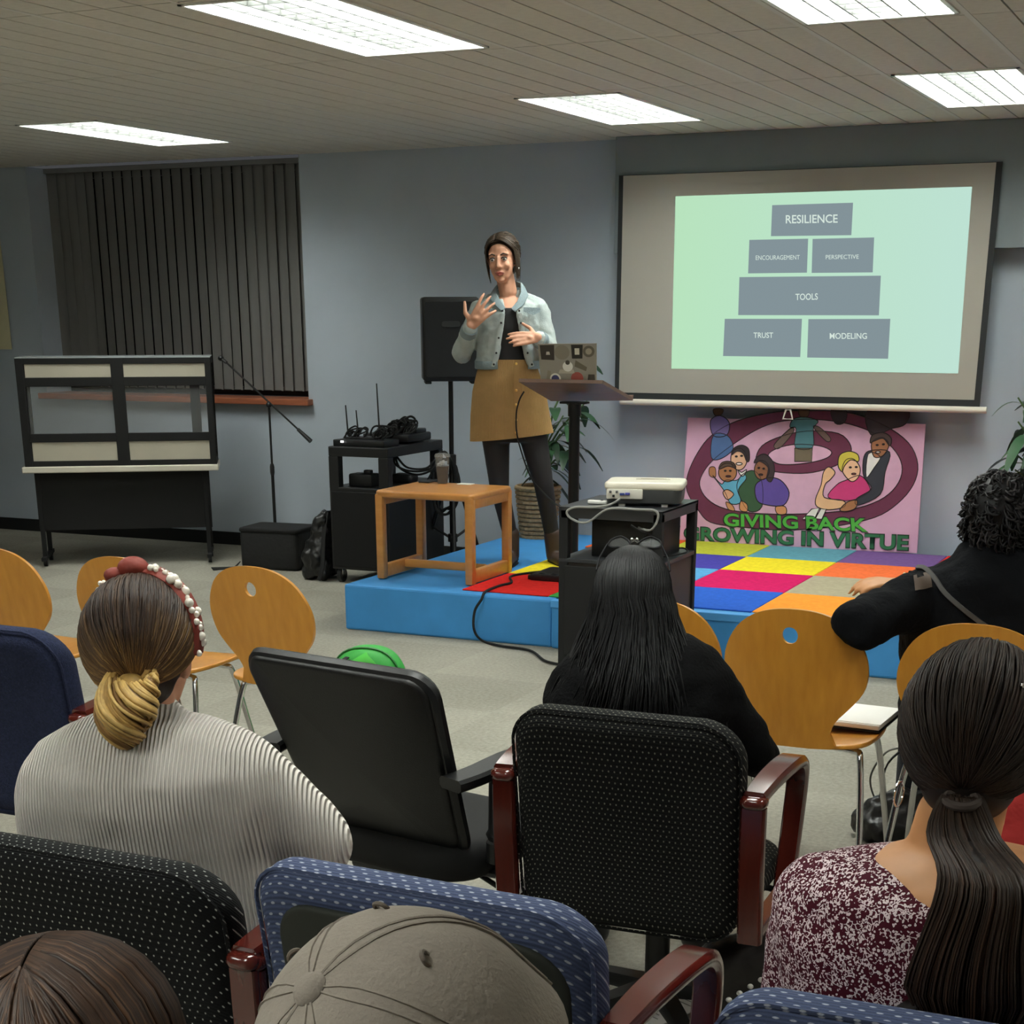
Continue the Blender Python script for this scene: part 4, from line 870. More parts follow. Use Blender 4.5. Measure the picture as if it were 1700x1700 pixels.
arm_chair('black speckled office chair with mahogany arms, holding the person with long black hair', (-1.165, 3.17, 0), radians(2), M['dotblack2'], G2, arm_z=.70, top=.875)
arm_chair('black white-dotted chair back behind the person in the white ribbed sweater', (-1.70, 2.02, 0), 0, M['dotblack'], G2, w=.56, top=.845)
arm_chair('blue dashed-fabric chair with dark back panel, behind the grey cap', (-1.065, 2.02, 0), radians(-2), M['blue'], G2, w=.60, top=.885, flare=.03, panel=mat('chair_shell', '23261f', .7), arm_z=.685)
arm_chair('plain navy office chair cut by the left edge of the picture', (-2.98, 3.2, 0), 0, M['navy'], G2, top=.92, bot=.38)
arm_chair('blue chair at the bottom right, under the person in the burgundy print top', (-.30, 1.90, 0), radians(1), M['blue'], G2, top=.86, w=.52, arm_z=.60)
red_ch = arm_chair('black speckled chair at the right edge with a red jacket over its back', (-.10, 3.12, 0), 0, M['dotblack2'], G2)
rj = MB().strap(smooth_path([(0, -.17, .50), (0, -.165, .62), (0, -.155, .78), (0, -.13, .885), (0, -.06, .905), (0, .0, .86), (0, .03, .74), (0, .05, .62)], 6), .56, .022, (1, 0, 0))
bmesh.ops.subdivide_edges(rj.bm, edges=rj.bm.edges[:], cuts=2); crumple(rj.bm, .02, 9)
rj.xf(Matrix.Translation((-.10, 3.12, 0)))
tag(obj('red_jacket', rj, mat('jacket_red', 'c23634', .85, bump=.4, bscale=40), None, True, True, ang=180), 'red jacket draped over a chair back at the right edge beyond the ponytail', 'jacket')
# ------------------------------------------------------------------ black leather-look swivel chair
lc_ = PY(690, 1400, 3.25)
t = thing('swivel_chair', 'empty black swivel chair with smooth shell back in front of the green backpack', 'chair', (-1.86, 3.18, 0), radians(-10), G2)
o = []
for x, z in rrect(.54, .48, .05, 6):
    k = (z+.24)/.48; o.append((x*(.78+.22*min(1, k*1.5)**.7), z))
def lb(x, z, d): k = (z+.25)/.5; return V((x, .05-.30*k*.5-.02*k*k+.45*x*x+d+.06*(1-k)**3, z+.25+.42))
M['shell'] = mat('shell_black', '0b0b0b', .42, spec=.45, bump=.15, bscale=400)
obj('back_shell', MB().slab(o, .035, .015, lambda x, z, d: lb(x, z, -d), k=8), M['shell'], t, ang=70)
obj('back_cushion', MB().slab([(x*.95, z*.95) for x, z in o], .06, .028, lambda x, z, d: lb(x, z, -d+.045), k=8), M['blackmatte'], t, ang=70)
obj('rim', MB().tube([lb(x*1.0, z*1.0, .012) for x, z in o], .018, 8, closed=True), M['black'], t)
obj('seat', MB().slab(rrect(.53, .5, .12), .10, .045, lambda x, y, z: V((x, y+.30, z+.41-.2*max(0, y-.15)))), M['blackmatte'], t)
for s in (-1, 1):
    ap = obj('arm_post', MB().lathe((s*.30, .16, .42), [(.035, 0), (.035, .05), (.03, .055), (.036, .07), (.03, .08), (.028, .2), (.03, .22)], 18), M['black'], t)
    obj('armrest', MB().strap(smooth_path([(s*.285, -.02, .655), (s*.30, .06, .66), (s*.305, .2, .668), (s*.30, .34, .655), (s*.29, .38, .63)], 5), .075, .03, (1, 0, 0)), M['black'], t)
    obj('arm_bracket', MB().strap([(s*.2, .2, .37), (s*.30, .2, .375), (s*.30, .19, .44)], .06, .02, (0, 1, 0)), M['black'], t)
obj('knob', MB().ell((-.285, .12, .6), (.025, .03, .025)), M['black'], t)
obj('gas_post', MB().cyl((0, .27, .08), (0, .27, .37), .032).cyl((0, .27, .2), (0, .27, .37), .04).box((0, .25, .355), (.26, .3, .04), .012), M['black'], t)
obj('lever', MB().tube([(.12, .25, .35), (.26, .2, .335), (.36, .19, .325)], .007, 8).box((.37, .188, .322), (.05, .02, .014), .004), M['black'], t)
for i in range(5):
    a = 2*pi*i/5+.9; d = V((cos(a), sin(a), 0)); b = V((0, .27, .1))
    lg = obj('base_leg', MB().strap([b+d*.02, b+d*.16+V((0, 0, -.012)), b+d*.30+V((0, 0, -.035))], [.06, .05, .036], [.04, .034, .024], d.cross(V((0, 0, 1)))), M['black'], t)
    cpt = b+d*.30; obj('caster', MB().tube([V((cpt.x, cpt.y, .028))+d.cross(V((0, 0, 1)))*-.022, V((cpt.x, cpt.y, .028))+d.cross(V((0, 0, 1)))*.022], .028, 14), M['black'], lg)
# ================================================================== BAGS AND PAPERS
gb = PY(613, 1120, 5.24); GS = .86
t = thing('green_backpack', 'bright green backpack standing on the floor beside the wooden chair', 'backpack', (gb.x, 5.24, 0), radians(12))
M['green'] = mat('backpack_green', '2f9e3c', .6, var=.08, scale=10, bump=.3, bscale=25)
bo = smooth_loop([(.17, -.26), (.18, 0), (.165, .14), (.12, .225), (.05, .262), (-.05, .262), (-.12, .225), (-.165, .14), (-.18, 0), (-.17, -.26)], 3)
obj('body', MB().slab(bo, .2, .07, lambda x, z, d: V((x, -d, z+.27))), M['green'], t)
obj('front_pocket', MB().slab([(x*.8, z*.5-.08) for x, z in bo], .06, .028, lambda x, z, d: V((x, -.11-d, z+.27))), M['green'], t)
obj('flap', MB().strap([(-.02, -.10, .50), (.0, -.125, .485), (.03, -.13, .46), (.05, -.125, .43)], .10, .012, (1, 0, .25)), mat('flap_green', '45b83e', .5), t)
hl = [(-.07, -.09, .50), (-.08, -.12, .49), (-.085, -.13, .46), (-.07, -.125, .43), (-.06, -.115, .46), (-.065, -.10, .49)]
obj('carry_loop', MB().strap(smooth_path(hl, 4), .022, .006, (1, 0, 0)), M['blackmatte'], t)
for x in (.02, .10): obj('strap', MB().strap([(x, -.105, .47-(x*.35)), (x+.005, -.12, .40), (x+.005, -.118, .2)], .014, .006, (1, 0, 0)), M['blackmatte'], t)
zp = [(x*.99, z*.99) for x, z in bo]; obj('zip', MB().tube([V((x*1.005, -.05, z*1.005+.27)) for x, z in bo[3:-3]], .005, 5), mat('zip_green', '1f6b2c', .5), t)
for c_ in t.children: c_.data.transform(Matrix.Scale(GS, 4))
q0 = PZ(1085, 1658, .02)
k = obj('paper_sheet', MB().box((0, 0, .002), (.20, .30, .003)).xf(Matrix.Translation((q0.x, q0.y, .003)) @ Matrix.Rotation(radians(-25), 4, 'Z')), M['paper'], None, False, True); tag(k, 'white printed sheet of paper on the floor under the arm of the blue chair', 'paper')
ln_ = MB()
for i in range(12): ln_.box((0, -.12+.02*i, .0042), (.15-.03*(i % 3), .003, .0006))
ln_.xf(Matrix.Translation((q0.x, q0.y, .003)) @ Matrix.Rotation(radians(-25), 4, 'Z')); 
k2 = obj('printed_lines', ln_, mat('print_grey', '9a9890', .8), None, False, True); k2.parent = k; k2.location = k2.location-k.location
hbp = PZ(1245, 1670, 0.0)
t = thing('studded_bag', 'black leather handbag edged with white studs on the floor at the bottom right', 'bag', (PZ(1255, 1640, .1).x, PZ(1255, 1640, .1).y, 0), radians(20))
obj('body', MB().slab(rrect(.30, .24, .06), .14, .05, lambda x, z, d: V((x, d, z+.125+.03*sin(x*9)))), mat('bag_black_leather', '24201e', .45, bump=.4, bscale=30), t)
stm = mat('stud_white', 'e8e4dc', .3)
for i in range(9):
    u = i/8; obj('stud', MB().ell((-.12+.2*u, -.071-.004*u, .06+.15*u), (.008, .006, .007), 10, 6), stm, t)
obj('handle', MB().tube(smooth_path([(-.1, 0, .24), (-.09, .01, .32), (0, .02, .36), (.09, .01, .32), (.1, 0, .24)], 5), .008, 8), M['blackmatte'], t)
fb_ = PZ(1472, 1405, 0)
t = thing('floor_handbag', 'slouchy black handbag on the floor near the chrome chair leg', 'bag', (fb_.x+.03, fb_.y+.08, 0), radians(5))
B = Blob(); B.rings([(0, 0, .01, .16, .09), (0, 0, .07, .17, .10), (.01, .01, .13, .13, .07), (.02, .02, .17, .06, .03)]); obj('body', crumple(B.bm(.01, 4), .02, 14), mat('bag_soft', '181818', .4, bump=.8, bscale=20), t, ang=180)
obj('handle', MB().strap(smooth_path([(-.08, 0, .14), (-.06, -.02, .27), (.03, -.02, .34), (.1, 0, .26), (.1, .02, .13)], 5), .022, .006, (0, 1, 0)), M['blackmatte'], t)
cable('charging_cord', [PZ(1505, 1240, .40), PZ(1470, 1250, .3), PZ(1445, 1290, .2), PZ(1455, 1330, .08), PZ(1480, 1350, .02), PZ(1510, 1358, .02)], .0035, 'thin grey cord hanging beside the chrome chair leg', mat('cord_grey', '6a6a66', .5))
# ================================================================== PEOPLE
def PL(t, px, py, yl=0.0):
    R = RM[t.name]; n = R.to_3x3() @ V((0, 1, 0)); return R.inverted() @ PN(px, py, R @ V((0, yl, 0)), n)
from mathutils.bvhtree import BVHTree
def draped(t, o, px, py, lift=.006):
    """the point of a garment's surface that shows at a place of the photograph, lifted off it"""
    bv = BVHTree.FromPolygons([v.co for v in o.data.vertices], [p.vertices for p in o.data.polygons]); R = RM[t.name].inverted()
    h = bv.ray_cast(R @ CAM, (R.to_3x3() @ ray(px, py)).normalized())
    return (h[0]+h[1]*lift*(1 if h[1].dot(R.to_3x3() @ ray(px, py)) < 0 else -1)) if h[0] else None
def Rz(a): return Matrix.Rotation(a, 4, 'Z')
def head_m(c, yaw=0, pitch=0, roll=0, s=1.0):
    """head frame: x right, y towards the face, z up"""
    return Matrix.Translation(V(c)) @ Rz(yaw) @ Matrix.Rotation(pitch, 4, 'X') @ Matrix.Rotation(roll, 4, 'Y') @ Matrix.Scale(s, 4)
def head(B, Mh):
    k = B.M; B.M = k @ Mh
    B.ell((0, -.012, .03), (.074, .093, .085)).ell((0, .028, -.025), (.061, .062, .085)).ell((0, .036, -.072), (.046, .046, .042)).ell((0, .066, -.096), (.02, .018, .016))
    B.cap((0, .086, .012), .0075, (0, .105, -.03), .0105).ell((-.0115, .094, -.035), (.0075, .01, .007)).ell((.0115, .094, -.035), (.0075, .01, .007))
    B.ell((-.034, .066, -.03), (.022, .018, .022)).ell((.034, .066, -.03), (.022, .018, .022)).cap((-.045, .07, .024), .011, (.045, .07, .024), .011).ell((0, .082, -.062), (.022, .014, .014))
    for s in (-1, 1): B.ell((s*.078, -.008, -.012), (.011, .02, .031), Matrix.Rotation(s*.35, 3, 'Z')).ell((s*.074, .0, -.036), (.009, .012, .012))
    B.M = k; return B
eye_w, iris_m, brow_m, lip_m, nail_m = mat('eye_white', 'e6e0da', .2), mat('iris', '3a2a1e', .15), mat('brow', '3a2c24', .8), mat('lips', '9c4f48', .4), mat('nail', 'e8ddd4', .3)
def face(t, Mh):
    def X(p): return Mh @ V(p)
    for s in (-1, 1):
        e = obj('eye', MB().ell(X((s*.032, .077, .002)), (.0135, .0135, .011)), eye_w, t)
        d = (X((s*.032, 1, .002))-X((s*.032, 0, .002))).normalized()
        obj('iris', MB().ell(X((s*.032, .0868, .001)), (.006, .006, .006)), iris_m, e)
        obj('eyelid', MB().tube([X((s*.017, .0855, .006)), X((s*.026, .0895, .0115)), X((s*.036, .088, .011)), X((s*.046, .08, .004))], .0032, 6), brow_m, e)
        obj('eyebrow', MB().tube([X((s*.014, .0895, .022)), X((s*.03, .0895, .029)), X((s*.05, .079, .022))], [.0035, .004, .002], 6), brow_m, t)
    lp = MB(); lp.tube([X((-.024, .083, -.064)), X((-.009, .0955, -.0605)), X((0, .096, -.062)), X((.009, .0955, -.0605)), X((.024, .083, -.064))], [.002, .0045, .004, .0045, .002], 8).tube([X((-.02, .085, -.069)), X((0, .0965, -.072)), X((.02, .085, -.069))], [.002, .0062, .002], 8)
    obj('lips', lp, lip_m, t)
def hand(B, wrist, d, n, side, curl=.35, s=1.0, spread=.12, thumb=.8, r=1.0):
    """d = towards the fingertips, n = where the palm faces, side = towards the thumb"""
    w_, d = V(wrist), V(d).normalized(); n = V(n); n = (n-d*n.dot(d)).normalized(); sd = d.cross(n); sd = sd if sd.dot(V(side)) > 0 else -sd
    tips = []
    for i, (o, L) in enumerate(((.030, .92), (.010, 1.0), (-.011, .94), (-.030, .74))):
        k = w_+d*(.085-.004*abs(i-1))*s+sd*o*s; B.cap(w_+sd*o*.55*s+d*.01*s, .0135*s*r, k, .0108*s*r)
        dd = (d+sd*spread*(1.2-i*.8)).normalized(); p = k
        for j, (l, rr) in enumerate(((.042, .0098), (.027, .0088), (.022, .0076))):
            a = curl*(.7+.5*j); dd = (dd*cos(a)+n*sin(a)).normalized(); q = p+dd*l*L*s; B.cap(p, rr*s*r, q, (rr-.0009)*s*r); p = q
        tips.append(p)
    B.ell(w_+d*.048*s, (.03*s, .03*s, .016*s) if False else (.022*s, .022*s, .016*s))
    b = w_+d*.022*s+sd*.022*s; td = (d*(1-thumb)+sd*thumb+n*.25).normalized(); q = b+td*.04*s; B.cap(b, .015*s*r, q, .0115*s*r); td2 = (td*.75+d*.55+n*.1).normalized(); q2 = q+td2*.032*s; B.cap(q, .011*s*r, q2, .0092*s*r); q3 = q2+td2*.022*s; B.cap(q2, .0092*s*r, q3, .0078*s*r)
    return tips+[q3]
HRX, HRY, HRZ, HC_ = .083, .102, .097, V((0, -.014, .028))
def hp_(d, lift=0.0): d = V(d).normalized(); return HC_+V((d.x*HRX, d.y*HRY, d.z*HRZ))*(1+lift)
def slerp(a, b, t):
    a, b = V(a).normalized(), V(b).normalized(); w = acos(max(-1, min(1, a.dot(b))))
    return a if w < 1e-4 else (a*sin((1-t)*w)+b*sin(t*w))/sin(w)
def strands(name, paths, r, ms, t, n=4, tip=.35, label=None):
    mb = MB()
    for i, p in enumerate(paths):
        mb.mi = random.choices(range(len(ms)), [3, 2, 1][:len(ms)])[0]; L = len(p)-1
        rr = r*random.uniform(.7, 1.25); mb.tube(p, [rr*(1-(1-tip)*max(0, (k/L-.6)/.4)) for k in range(L+1)], n)
    return obj(name, mb, ms, t, label=label, ang=180)
def hairmat(name, c, rough=.5): return mat(name, c, rough, spec=.3, var=.25, scale=60, stretch=(1, 1, .15))
HM = {k: [hairmat('hair_%s_%s' % (k, n), c) for n, c in zip(('deep', 'mid', 'light'), cs)] for k, cs in dict(brown=('2a1c14', '3d2a1e', '523a29'), dark=('1a1310', '261c17', '342820'), black=('0c0c0d', '131314', '1d1d1e'), blond=('ab884c', 'c9a663', '8a683c'), ash=('33291f', '463a2f', '5a4c3f'), curl=('151415', '242224', '3a3638')).items()}
def scalp(t, Mh, m, r=(.079, .098, .092), face_cut=True, name='hair_base'):
    B = Blob(Mh); B.ell((0, -.014, .028), r); B.ell((0, -.035, -.03), (.066, .07, .07))
    cut = [(Mh @ V((0, .050, .045)), Mh.to_3x3() @ V((0, .86, -.5)))] if face_cut else None
    return obj(name, B.bm(.008, 3, cut), m, t, ang=180)
DEN = mat('trousers_dark', '23252b', .85, bump=.3, bscale=200); SHOE = mat('shoe_black', '161616', .45)
def seated(t, skin, top, hc, yaw, neck, rings, arms, voxel=.012, pitch=0, roll=0, hs=1.0, pants=DEN, hip_y=.0, top_name='sweater', knees=None, hands=True, collar=None, facemade=True, legs=True, topvox=None, cut=None, fold=.006):
    """whole seated figure: one skin surface, with clothes over it. arms = two (shoulder, elbow, wrist, hand direction)"""
    Mh = head_m(hc, yaw, pitch, roll, hs); B = Blob(); head(B, Mh)
    nb = Mh @ V((0, -.02, -.06)); B.cap(nb, .052*hs, neck, .056); 
    B.rings([(x, y, z, rx-.018, ry-.018) for x, y, z, rx, ry in rings])
    J = []
    for sx in (-1, 1):
        k = knees or ((sx*.10, hip_y+.02, .53), (sx*.14, hip_y+.47, .50), (sx*.14, hip_y+.45, .09)); k = [V((abs(p[0])*sx, p[1], p[2])) for p in k]
        if legs: B.chain(k, [.085, .058, .04]).cap(k[2]+V((0, -.02, -.045)), .035, k[2]+V((0, .15, -.06)), .026)
        J.append(k)
    for i, (sh, el, wr, hd) in enumerate(arms):
        sh, el, wr = V(sh), V(el), V(wr); B.cap(sh, .05, el, .04); B.cap(el, .04, wr, .026)
        if hands: hand(B, wr, hd, (0, .2, -1), (1 if sh.x < el.x+9 and i == 0 else -1, .3, 0), .4)
    obj('body', B.bm(voxel if not hands else min(voxel, .008), 4), skin, t, ang=180)
    if legs:
        L = Blob(); L.rings([(0, hip_y-.02, .44, .15, .13), (0, hip_y-.02, .50, .19, .16), (0, hip_y-.01, .60, .19, .15), (0, hip_y, .66, .16, .13)])
        for k in J: L.chain(k, [.098, .074, .055])
        obj('trousers', L.bm(.016, 6), pants, t, ang=180)
        for k in J: obj('shoe', Blob().cap(k[2]+V((0, -.03, -.045)), .043, k[2]+V((0, .15, -.055)), .034).ell(k[2]+V((0, .0, -.01)), (.05, .06, .05)).bm(.01, 5, [((0, 0, .003), (0, 0, -1))]), SHOE, t, ang=180)
    T = Blob(); T.rings(rings)
    for (sh, el, wr, hd), r3 in zip(arms, arms_r): T.chain([sh, el, V(wr)-(V(wr)-V(el)).normalized()*.02], r3)
    if collar: T.cap(*collar)
    obj(top_name, crumple(T.bm(topvox or voxel, 7, cut), fold, 9.0), top, t, ang=180)
    return Mh
# ------------------------------------------------------------------ standing speaker
wr_ = V((PY(850, 700, 8.62).x, 8.62, ZS))
t = thing('person', 'standing woman in pale denim jacket and tan skirt gesturing on the stage', 'person', wr_, radians(24.6))
def Q(px, py, yl=0): return PL(t, px, py, yl)
hc = Q(834, 430, -.02); Mh = head_m(hc, pi+radians(-14), radians(-4), radians(4), 1.08)
B = Blob(); head(B, Mh); nk = Q(843, 484, .0); B.cap(Mh @ V((0, -.015, -.06)), .05, nk, .052)
zc = lambda py: Q(845, py).z
def ringpx(rows, dy=0, grow=0): return [((Q(a, y_).x+Q(b, y_).x)/2, dy+yy, zc(y_), (Q(b, y_).x-Q(a, y_).x)/2+grow, ry+grow) for y_, a, b, ry, yy in rows]
tor = ringpx([(700, 810, 895, .08, 0), (685, 797, 903, .11, 0), (650, 790, 905, .125, 0), (612, 797, 890, .10, 0), (580, 800, 887, .10, 0), (545, 796, 893, .112, 0), (520, 794, 898, .108, 0), (503, 806, 887, .08, .01), (494, 825, 862, .055, .01)])
B.rings(tor)
s1, e1, w1 = Q(797, 516, .0), Q(767, 586, -.0), Q(781, 541, -.17)
s2, e2, w2 = Q(894, 514, .0), Q(911, 580, -.02), Q(893, 560, -.21)
B.chain([s1, e1, w1], [.05, .04, .026]).chain([s2, e2, w2], [.05, .04, .026])
hand(B, w1, Q(811, 503, -.2)-w1, (.1, .95, -.1), Q(770, 500, -.2)-w1, .26, 1.12, .24, .9)
hand(B, w2, Q(845, 563, -.25)-w2, (-.1, .9, -.4), Q(872, 535, -.22)-w2, .14, 1.0, .05, .8)
a1, a2 = Q(848, 893, .0), Q(917, 893, -.02); kn1, kn2 = Q(829, 808, -.03), Q(903, 806, -.05); h1, h2 = Q(822, 715, .0), Q(883, 715, .0)
B.chain([h1, kn1, a1], [.078, .052, .036]).chain([h2, kn2, a2], [.078, .052, .036])
f1, f2 = Q(850, 930, -.02), Q(919, 925, -.02); f1.z = .05; f2.z = .05
B.cap(a1, .034, f1, .032).cap(f1, .032, f1+V((-.03, -.14, -.02)), .026).cap(a2, .034, f2, .032).cap(f2, .032, f2+V((.05, -.13, -.02)), .026)
obj('body', B.bm(.0055, 3), M['skin'], t, ang=180)
face(t, Mh)
L = Blob(); L.rings([(h1.x*.5+h2.x*.5, 0, h1.z+.10, .17, .115), (h1.x*.5+h2.x*.5, 0, h1.z-.06, .185, .125)])
L.chain([h1, kn1, a1], [.086, .058, .043]).chain([h2, kn2, a2], [.086, .058, .043]); obj('tights', L.bm(.009, 5), mat('tights', '1d1a1c', .75), t, ang=180)
for a, f, d in ((a1, f1, V((-.03, -.15, -.022))), (a2, f2, V((.05, -.14, -.022)))):
    bt = obj('boot', Blob().cap(a+V((0, 0, .02)), .052, f, .045).cap(f+V((0, .02, -.005)), .042, f+d, .034).bm(.008, 4, [((0, 0, .012), (0, 0, -1))]), mat('boot_brown', '3a2a22', .5), t, ang=180)
    obj('sole', MB().slab(smooth_loop([(f.x-.035, f.y+.055), (f.x+.035, f.y+.055), (f.x+d.x+.036, f.y+d.y+.02), (f.x+d.x, f.y+d.y-.036), (f.x+d.x-.036, f.y+d.y+.02)][::-1], 5)[::-1], .022, .006, lambda x, y, z: V((x, y, z+.0115))), M['blackmatte'], bt)
# skirt with a row of buttons
sk = ringpx([(600, 796, 889, .112, 0), (615, 792, 894, .126, 0), (650, 784, 906, .142, 0), (690, 781, 913, .148, 0), (725, 780, 919, .15, 0)]); n = 48
M['cord'] = mat('corduroy_tan', 'a9752e', .85, spec=.2); g = NT(M['cord']); x, y, z = g.xyz(); wv = g.math('SINE', g.math('MULTIPLY', x, 900.0)); nn = g.noise(9, 4)
g.color(g.mix(g.math('MULTIPLY', nn, 1.0), '93744c', 'b8925e')); g.bump(g.math('ADD', wv, g.math('MULTIPLY', nn, 6.0)), .5, .006)
def ering(x, y, z, rx, ry, k=1): return [V((x+rx*k*cos(2*pi*i/n), y+ry*k*sin(2*pi*i/n), z)) for i in range(n)]
outer = [ering(*r) for r in sk]; inner = [ering(*r, .96) for r in sk[::-1]]
tilt = lambda ring: [p+V((0, 0, .02*(p.x)/.2)) for p in ring]
outer[-1] = tilt(outer[-1]); inner[0] = tilt(inner[0])
obj('skirt', MB().loft([inner[-1]]+outer+inner[:-1], False), M['cord'], t)
sk0 = t.children[-1]
gold = mat('brass_button', 'e2b45e', .3)
for py in (604, 648, 672, 697, 718):
    f = (py-600)/125; ry = .118+.034*min(1, f*1.6)**.6; p = Q(857, py, -ry-.004); obj('button', MB().ell(p, (.0075, .004, .0075), 12, 8), gold, sk0)
obj('placket', MB().strap([Q(857, 604, -.119), Q(857, 630, -.136), Q(857, 660, -.146), Q(857, 700, -.151), Q(857, 722, -.152)], .03, .004, (1, 0, 0)), M['cord'], sk0)
obj('waistband', MB().loft([ering(*[a+b for a, b in zip(sk[0], (0, 0, .012, .003, .003))]), ering(*[a+b for a, b in zip(sk[0], (0, 0, -.022, .008, .008))]), ering(*[a+b for a, b in zip(sk[0], (0, 0, -.022, .002, .002))]), ering(*[a+b for a, b in zip(sk[0], (0, 0, .012, -.003, -.003))])], False, True), M['cord'], sk0)
# black top
tk = Blob(); tk.rings(ringpx([(603, 797, 890, .108, 0), (580, 801, 886, .108, 0), (545, 797, 892, .12, 0), (522, 800, 890, .112, 0), (511, 812, 880, .098, -.004)])); obj('black_top', tk.bm(.008, 4), mat('top_black', '151517', .8), t, ang=180)
# denim jacket: open front, collar, pockets, cuffs
M['denim'] = mat('denim_pale', 'a4b0ae', .85, spec=.2); g = NT(M['denim']); n1 = g.noise(14, 5); n2 = g.noise(400, 2)
g.color(g.mix(g.math('ADD', g.math('MULTIPLY', n1, 1.1), -.05), '8d9c9e', 'c8d0cb')); g.bump(g.math('ADD', n2, g.math('MULTIPLY', n1, 4.0)), .5, .006)
jk = Blob()
rows = [(609, 789, 897, .135, 824, 880), (590, 791, 896, .135, 828, 872), (565, 790, 898, .14, 832, 866), (540, 789, 902, .142, 836, 861), (518, 791, 902, .13, 838, 858), (504, 801, 893, .10, 836, 861), (496, 816, 876, .075, 832, 866)]
rg = []
for py, a, b, ry, ga, gb_ in rows:
    xa, xb = Q(a, py).x, Q(b, py).x; cx, rx = (xa+xb)/2, (xb-xa)/2; zz = zc(py)
    x1, x2 = Q(ga, py, -ry).x, Q(gb_, py, -ry).x
    aa = acos(max(-1, min(1, (x2-cx)/rx))); ab = acos(max(-1, min(1, (x1-cx)/rx)))   # gap in front (angles measured below the x axis)
    m_ = 40; A0, A1 = -aa, 2*pi-ab-0.0
    A1 = 2*pi-ab; A0 = -aa
    ang = [A0+(2*pi-(ab-aa))*i/m_ for i in range(m_+1)]
    o_ = [V((cx+rx*cos(q), ry*sin(q)+.005, zz)) for q in ang]; i_ = [V((cx+(rx-.02)*cos(q), (ry-.02)*sin(q)+.005, zz)) for q in ang[::-1]]
    rg.append(o_+i_)
jk.loft(rg)
jk.chain([s1, e1, w1+(e1-w1)*.12], [.062, .058, .043]).chain([s2, e2, w2+(e2-w2)*.14], [.062, .058, .043]).cap(Q(828, 492, .02), .035, s1+V((0, 0, .012)), .05).cap(Q(862, 492, .02), .035, s2+V((0, 0, .012)), .05)
jo = obj('denim_jacket', crumple(jk.bm(.0065, 4), .007, 18), M['denim'], t, ang=180)
den2 = mat('denim_dark', '7f8f93', .85, bump=.4, bscale=200)
for (a, b) in (((832, 500), (822, 470)), ((862, 500), (868, 470))):
    pass
obj('collar', MB().strap([Q(852, 515, -.12), Q(864, 503, -.10), Q(871, 488, -.06), Q(868, 474, .02), Q(852, 470, .07), Q(834, 471, .07), Q(822, 478, .02), Q(818, 490, -.06), Q(826, 503, -.10), Q(836, 514, -.12)], [.03, .042, .046, .046, .046, .046, .046, .046, .042, .03], .008, [V((.5, -.4, -.6)), V((.6, -.5, -.6)), V((.75, -.3, -.6)), V((.6, .3, -.7)), V((.2, .6, -.7)), V((-.2, .6, -.7)), V((-.6, .3, -.7)), V((-.75, -.3, -.6)), V((-.6, -.5, -.6)), V((-.5, -.4, -.6))]), den2, jo)
obj('pocket_flap', MB().loft([[Q(869, 510, -.133), Q(897, 511, -.115), Q(897, 518, -.118), Q(885, 523, -.13), Q(869, 517, -.137)], [Q(869, 510, -.142), Q(897, 511, -.124), Q(897, 518, -.127), Q(885, 523, -.139), Q(869, 517, -.146)]]), den2, jo)
obj('pocket_flap', MB().loft([[Q(800, 514, -.13), Q(821, 513, -.14), Q(821, 519, -.143), Q(810, 525, -.139), Q(800, 519, -.132)], [Q(800, 514, -.139), Q(821, 513, -.149), Q(821, 519, -.152), Q(810, 525, -.148), Q(800, 519, -.141)]]), den2, jo)
for wv_, ev in ((w1, e1), (w2, e2)):
    d = (ev-wv_); obj('cuff', MB().tube([wv_+d*.08, wv_+d*.10, wv_+d*.28, wv_+d*.30], [.040, .046, .049, .043], 18), den2, jo)
for pts, gx in (([(609, 825), (590, 829), (565, 833), (540, 837), (520, 839)], -1), ([(609, 878), (590, 871), (565, 865), (540, 860), (520, 857)], 1)):
    obj('button_band', MB().strap([Q(px+gx*5, py, -.138 if py < 600 else -.13) for py, px in pts], .03, .007, (1, 0, 0)), M['denim'], jo)
    for py, px in pts[::1]: obj('jacket_button', MB().ell(Q(px+gx*5, py-4, -.146), (.006, .004, .006), 10, 6), M['metal'], jo)
obj('hem_band', MB().strap([Q(826, 606, -.135), Q(806, 607, -.115), Q(791, 606, -.05), Q(789, 605, .02)], .045, .008, (0, 0, 1)), den2, jo)
obj('hem_band', MB().strap([Q(877, 606, -.13), Q(888, 606, -.10), Q(897, 605, -.04), Q(898, 604, .02)], .045, .008, (0, 0, 1)), den2, jo)
# hair pulled back with a side parting
random.seed(11); scalp(t, Mh, HM['ash'][0]); P_ = []
for i in range(420):
    u = random.random(); side = random.choice((-1, 1, 1)); st = V((.22*1-.05*u, .80-1.1*u, .62+.35*u)); end = V((.05*side, -1, -.55)); mid = V((side*1.0, .25-.75*u, .22+random.uniform(-.3, .45)))
    P_.append([Mh @ hp_(slerp(slerp(st, mid, k/9), slerp(mid, end, k/9), k/9), .02+.11*sin(pi*k/9)*random.random()**1.5) for k in range(10)])
strands('hair', P_, .0032, HM['ash'], t)
P_ = []
for sx in (-1, 1):
    P_ = []
    for i in range(70):
        u = random.random(); st = V((.18+.05*random.random(), .72-.3*u, .70+.2*u)); a = V((sx*(.86+.1*u), .52-.4*u, .12)); low = random.uniform(.6, 1.35)
        pth = [Mh @ hp_(slerp(st, a, k/7), .05+.05*sin(pi*k/7)) for k in range(8)]; b0 = Mh.inverted() @ pth[-1]
        for k in range(1, 7): pth.append(Mh @ (b0+V((sx*(.003*k-.0007*k*k), -.004*k, -.019*k*low))))
        P_.append(pth)
    strands('side_hair', P_, .0030, HM['ash'], t)
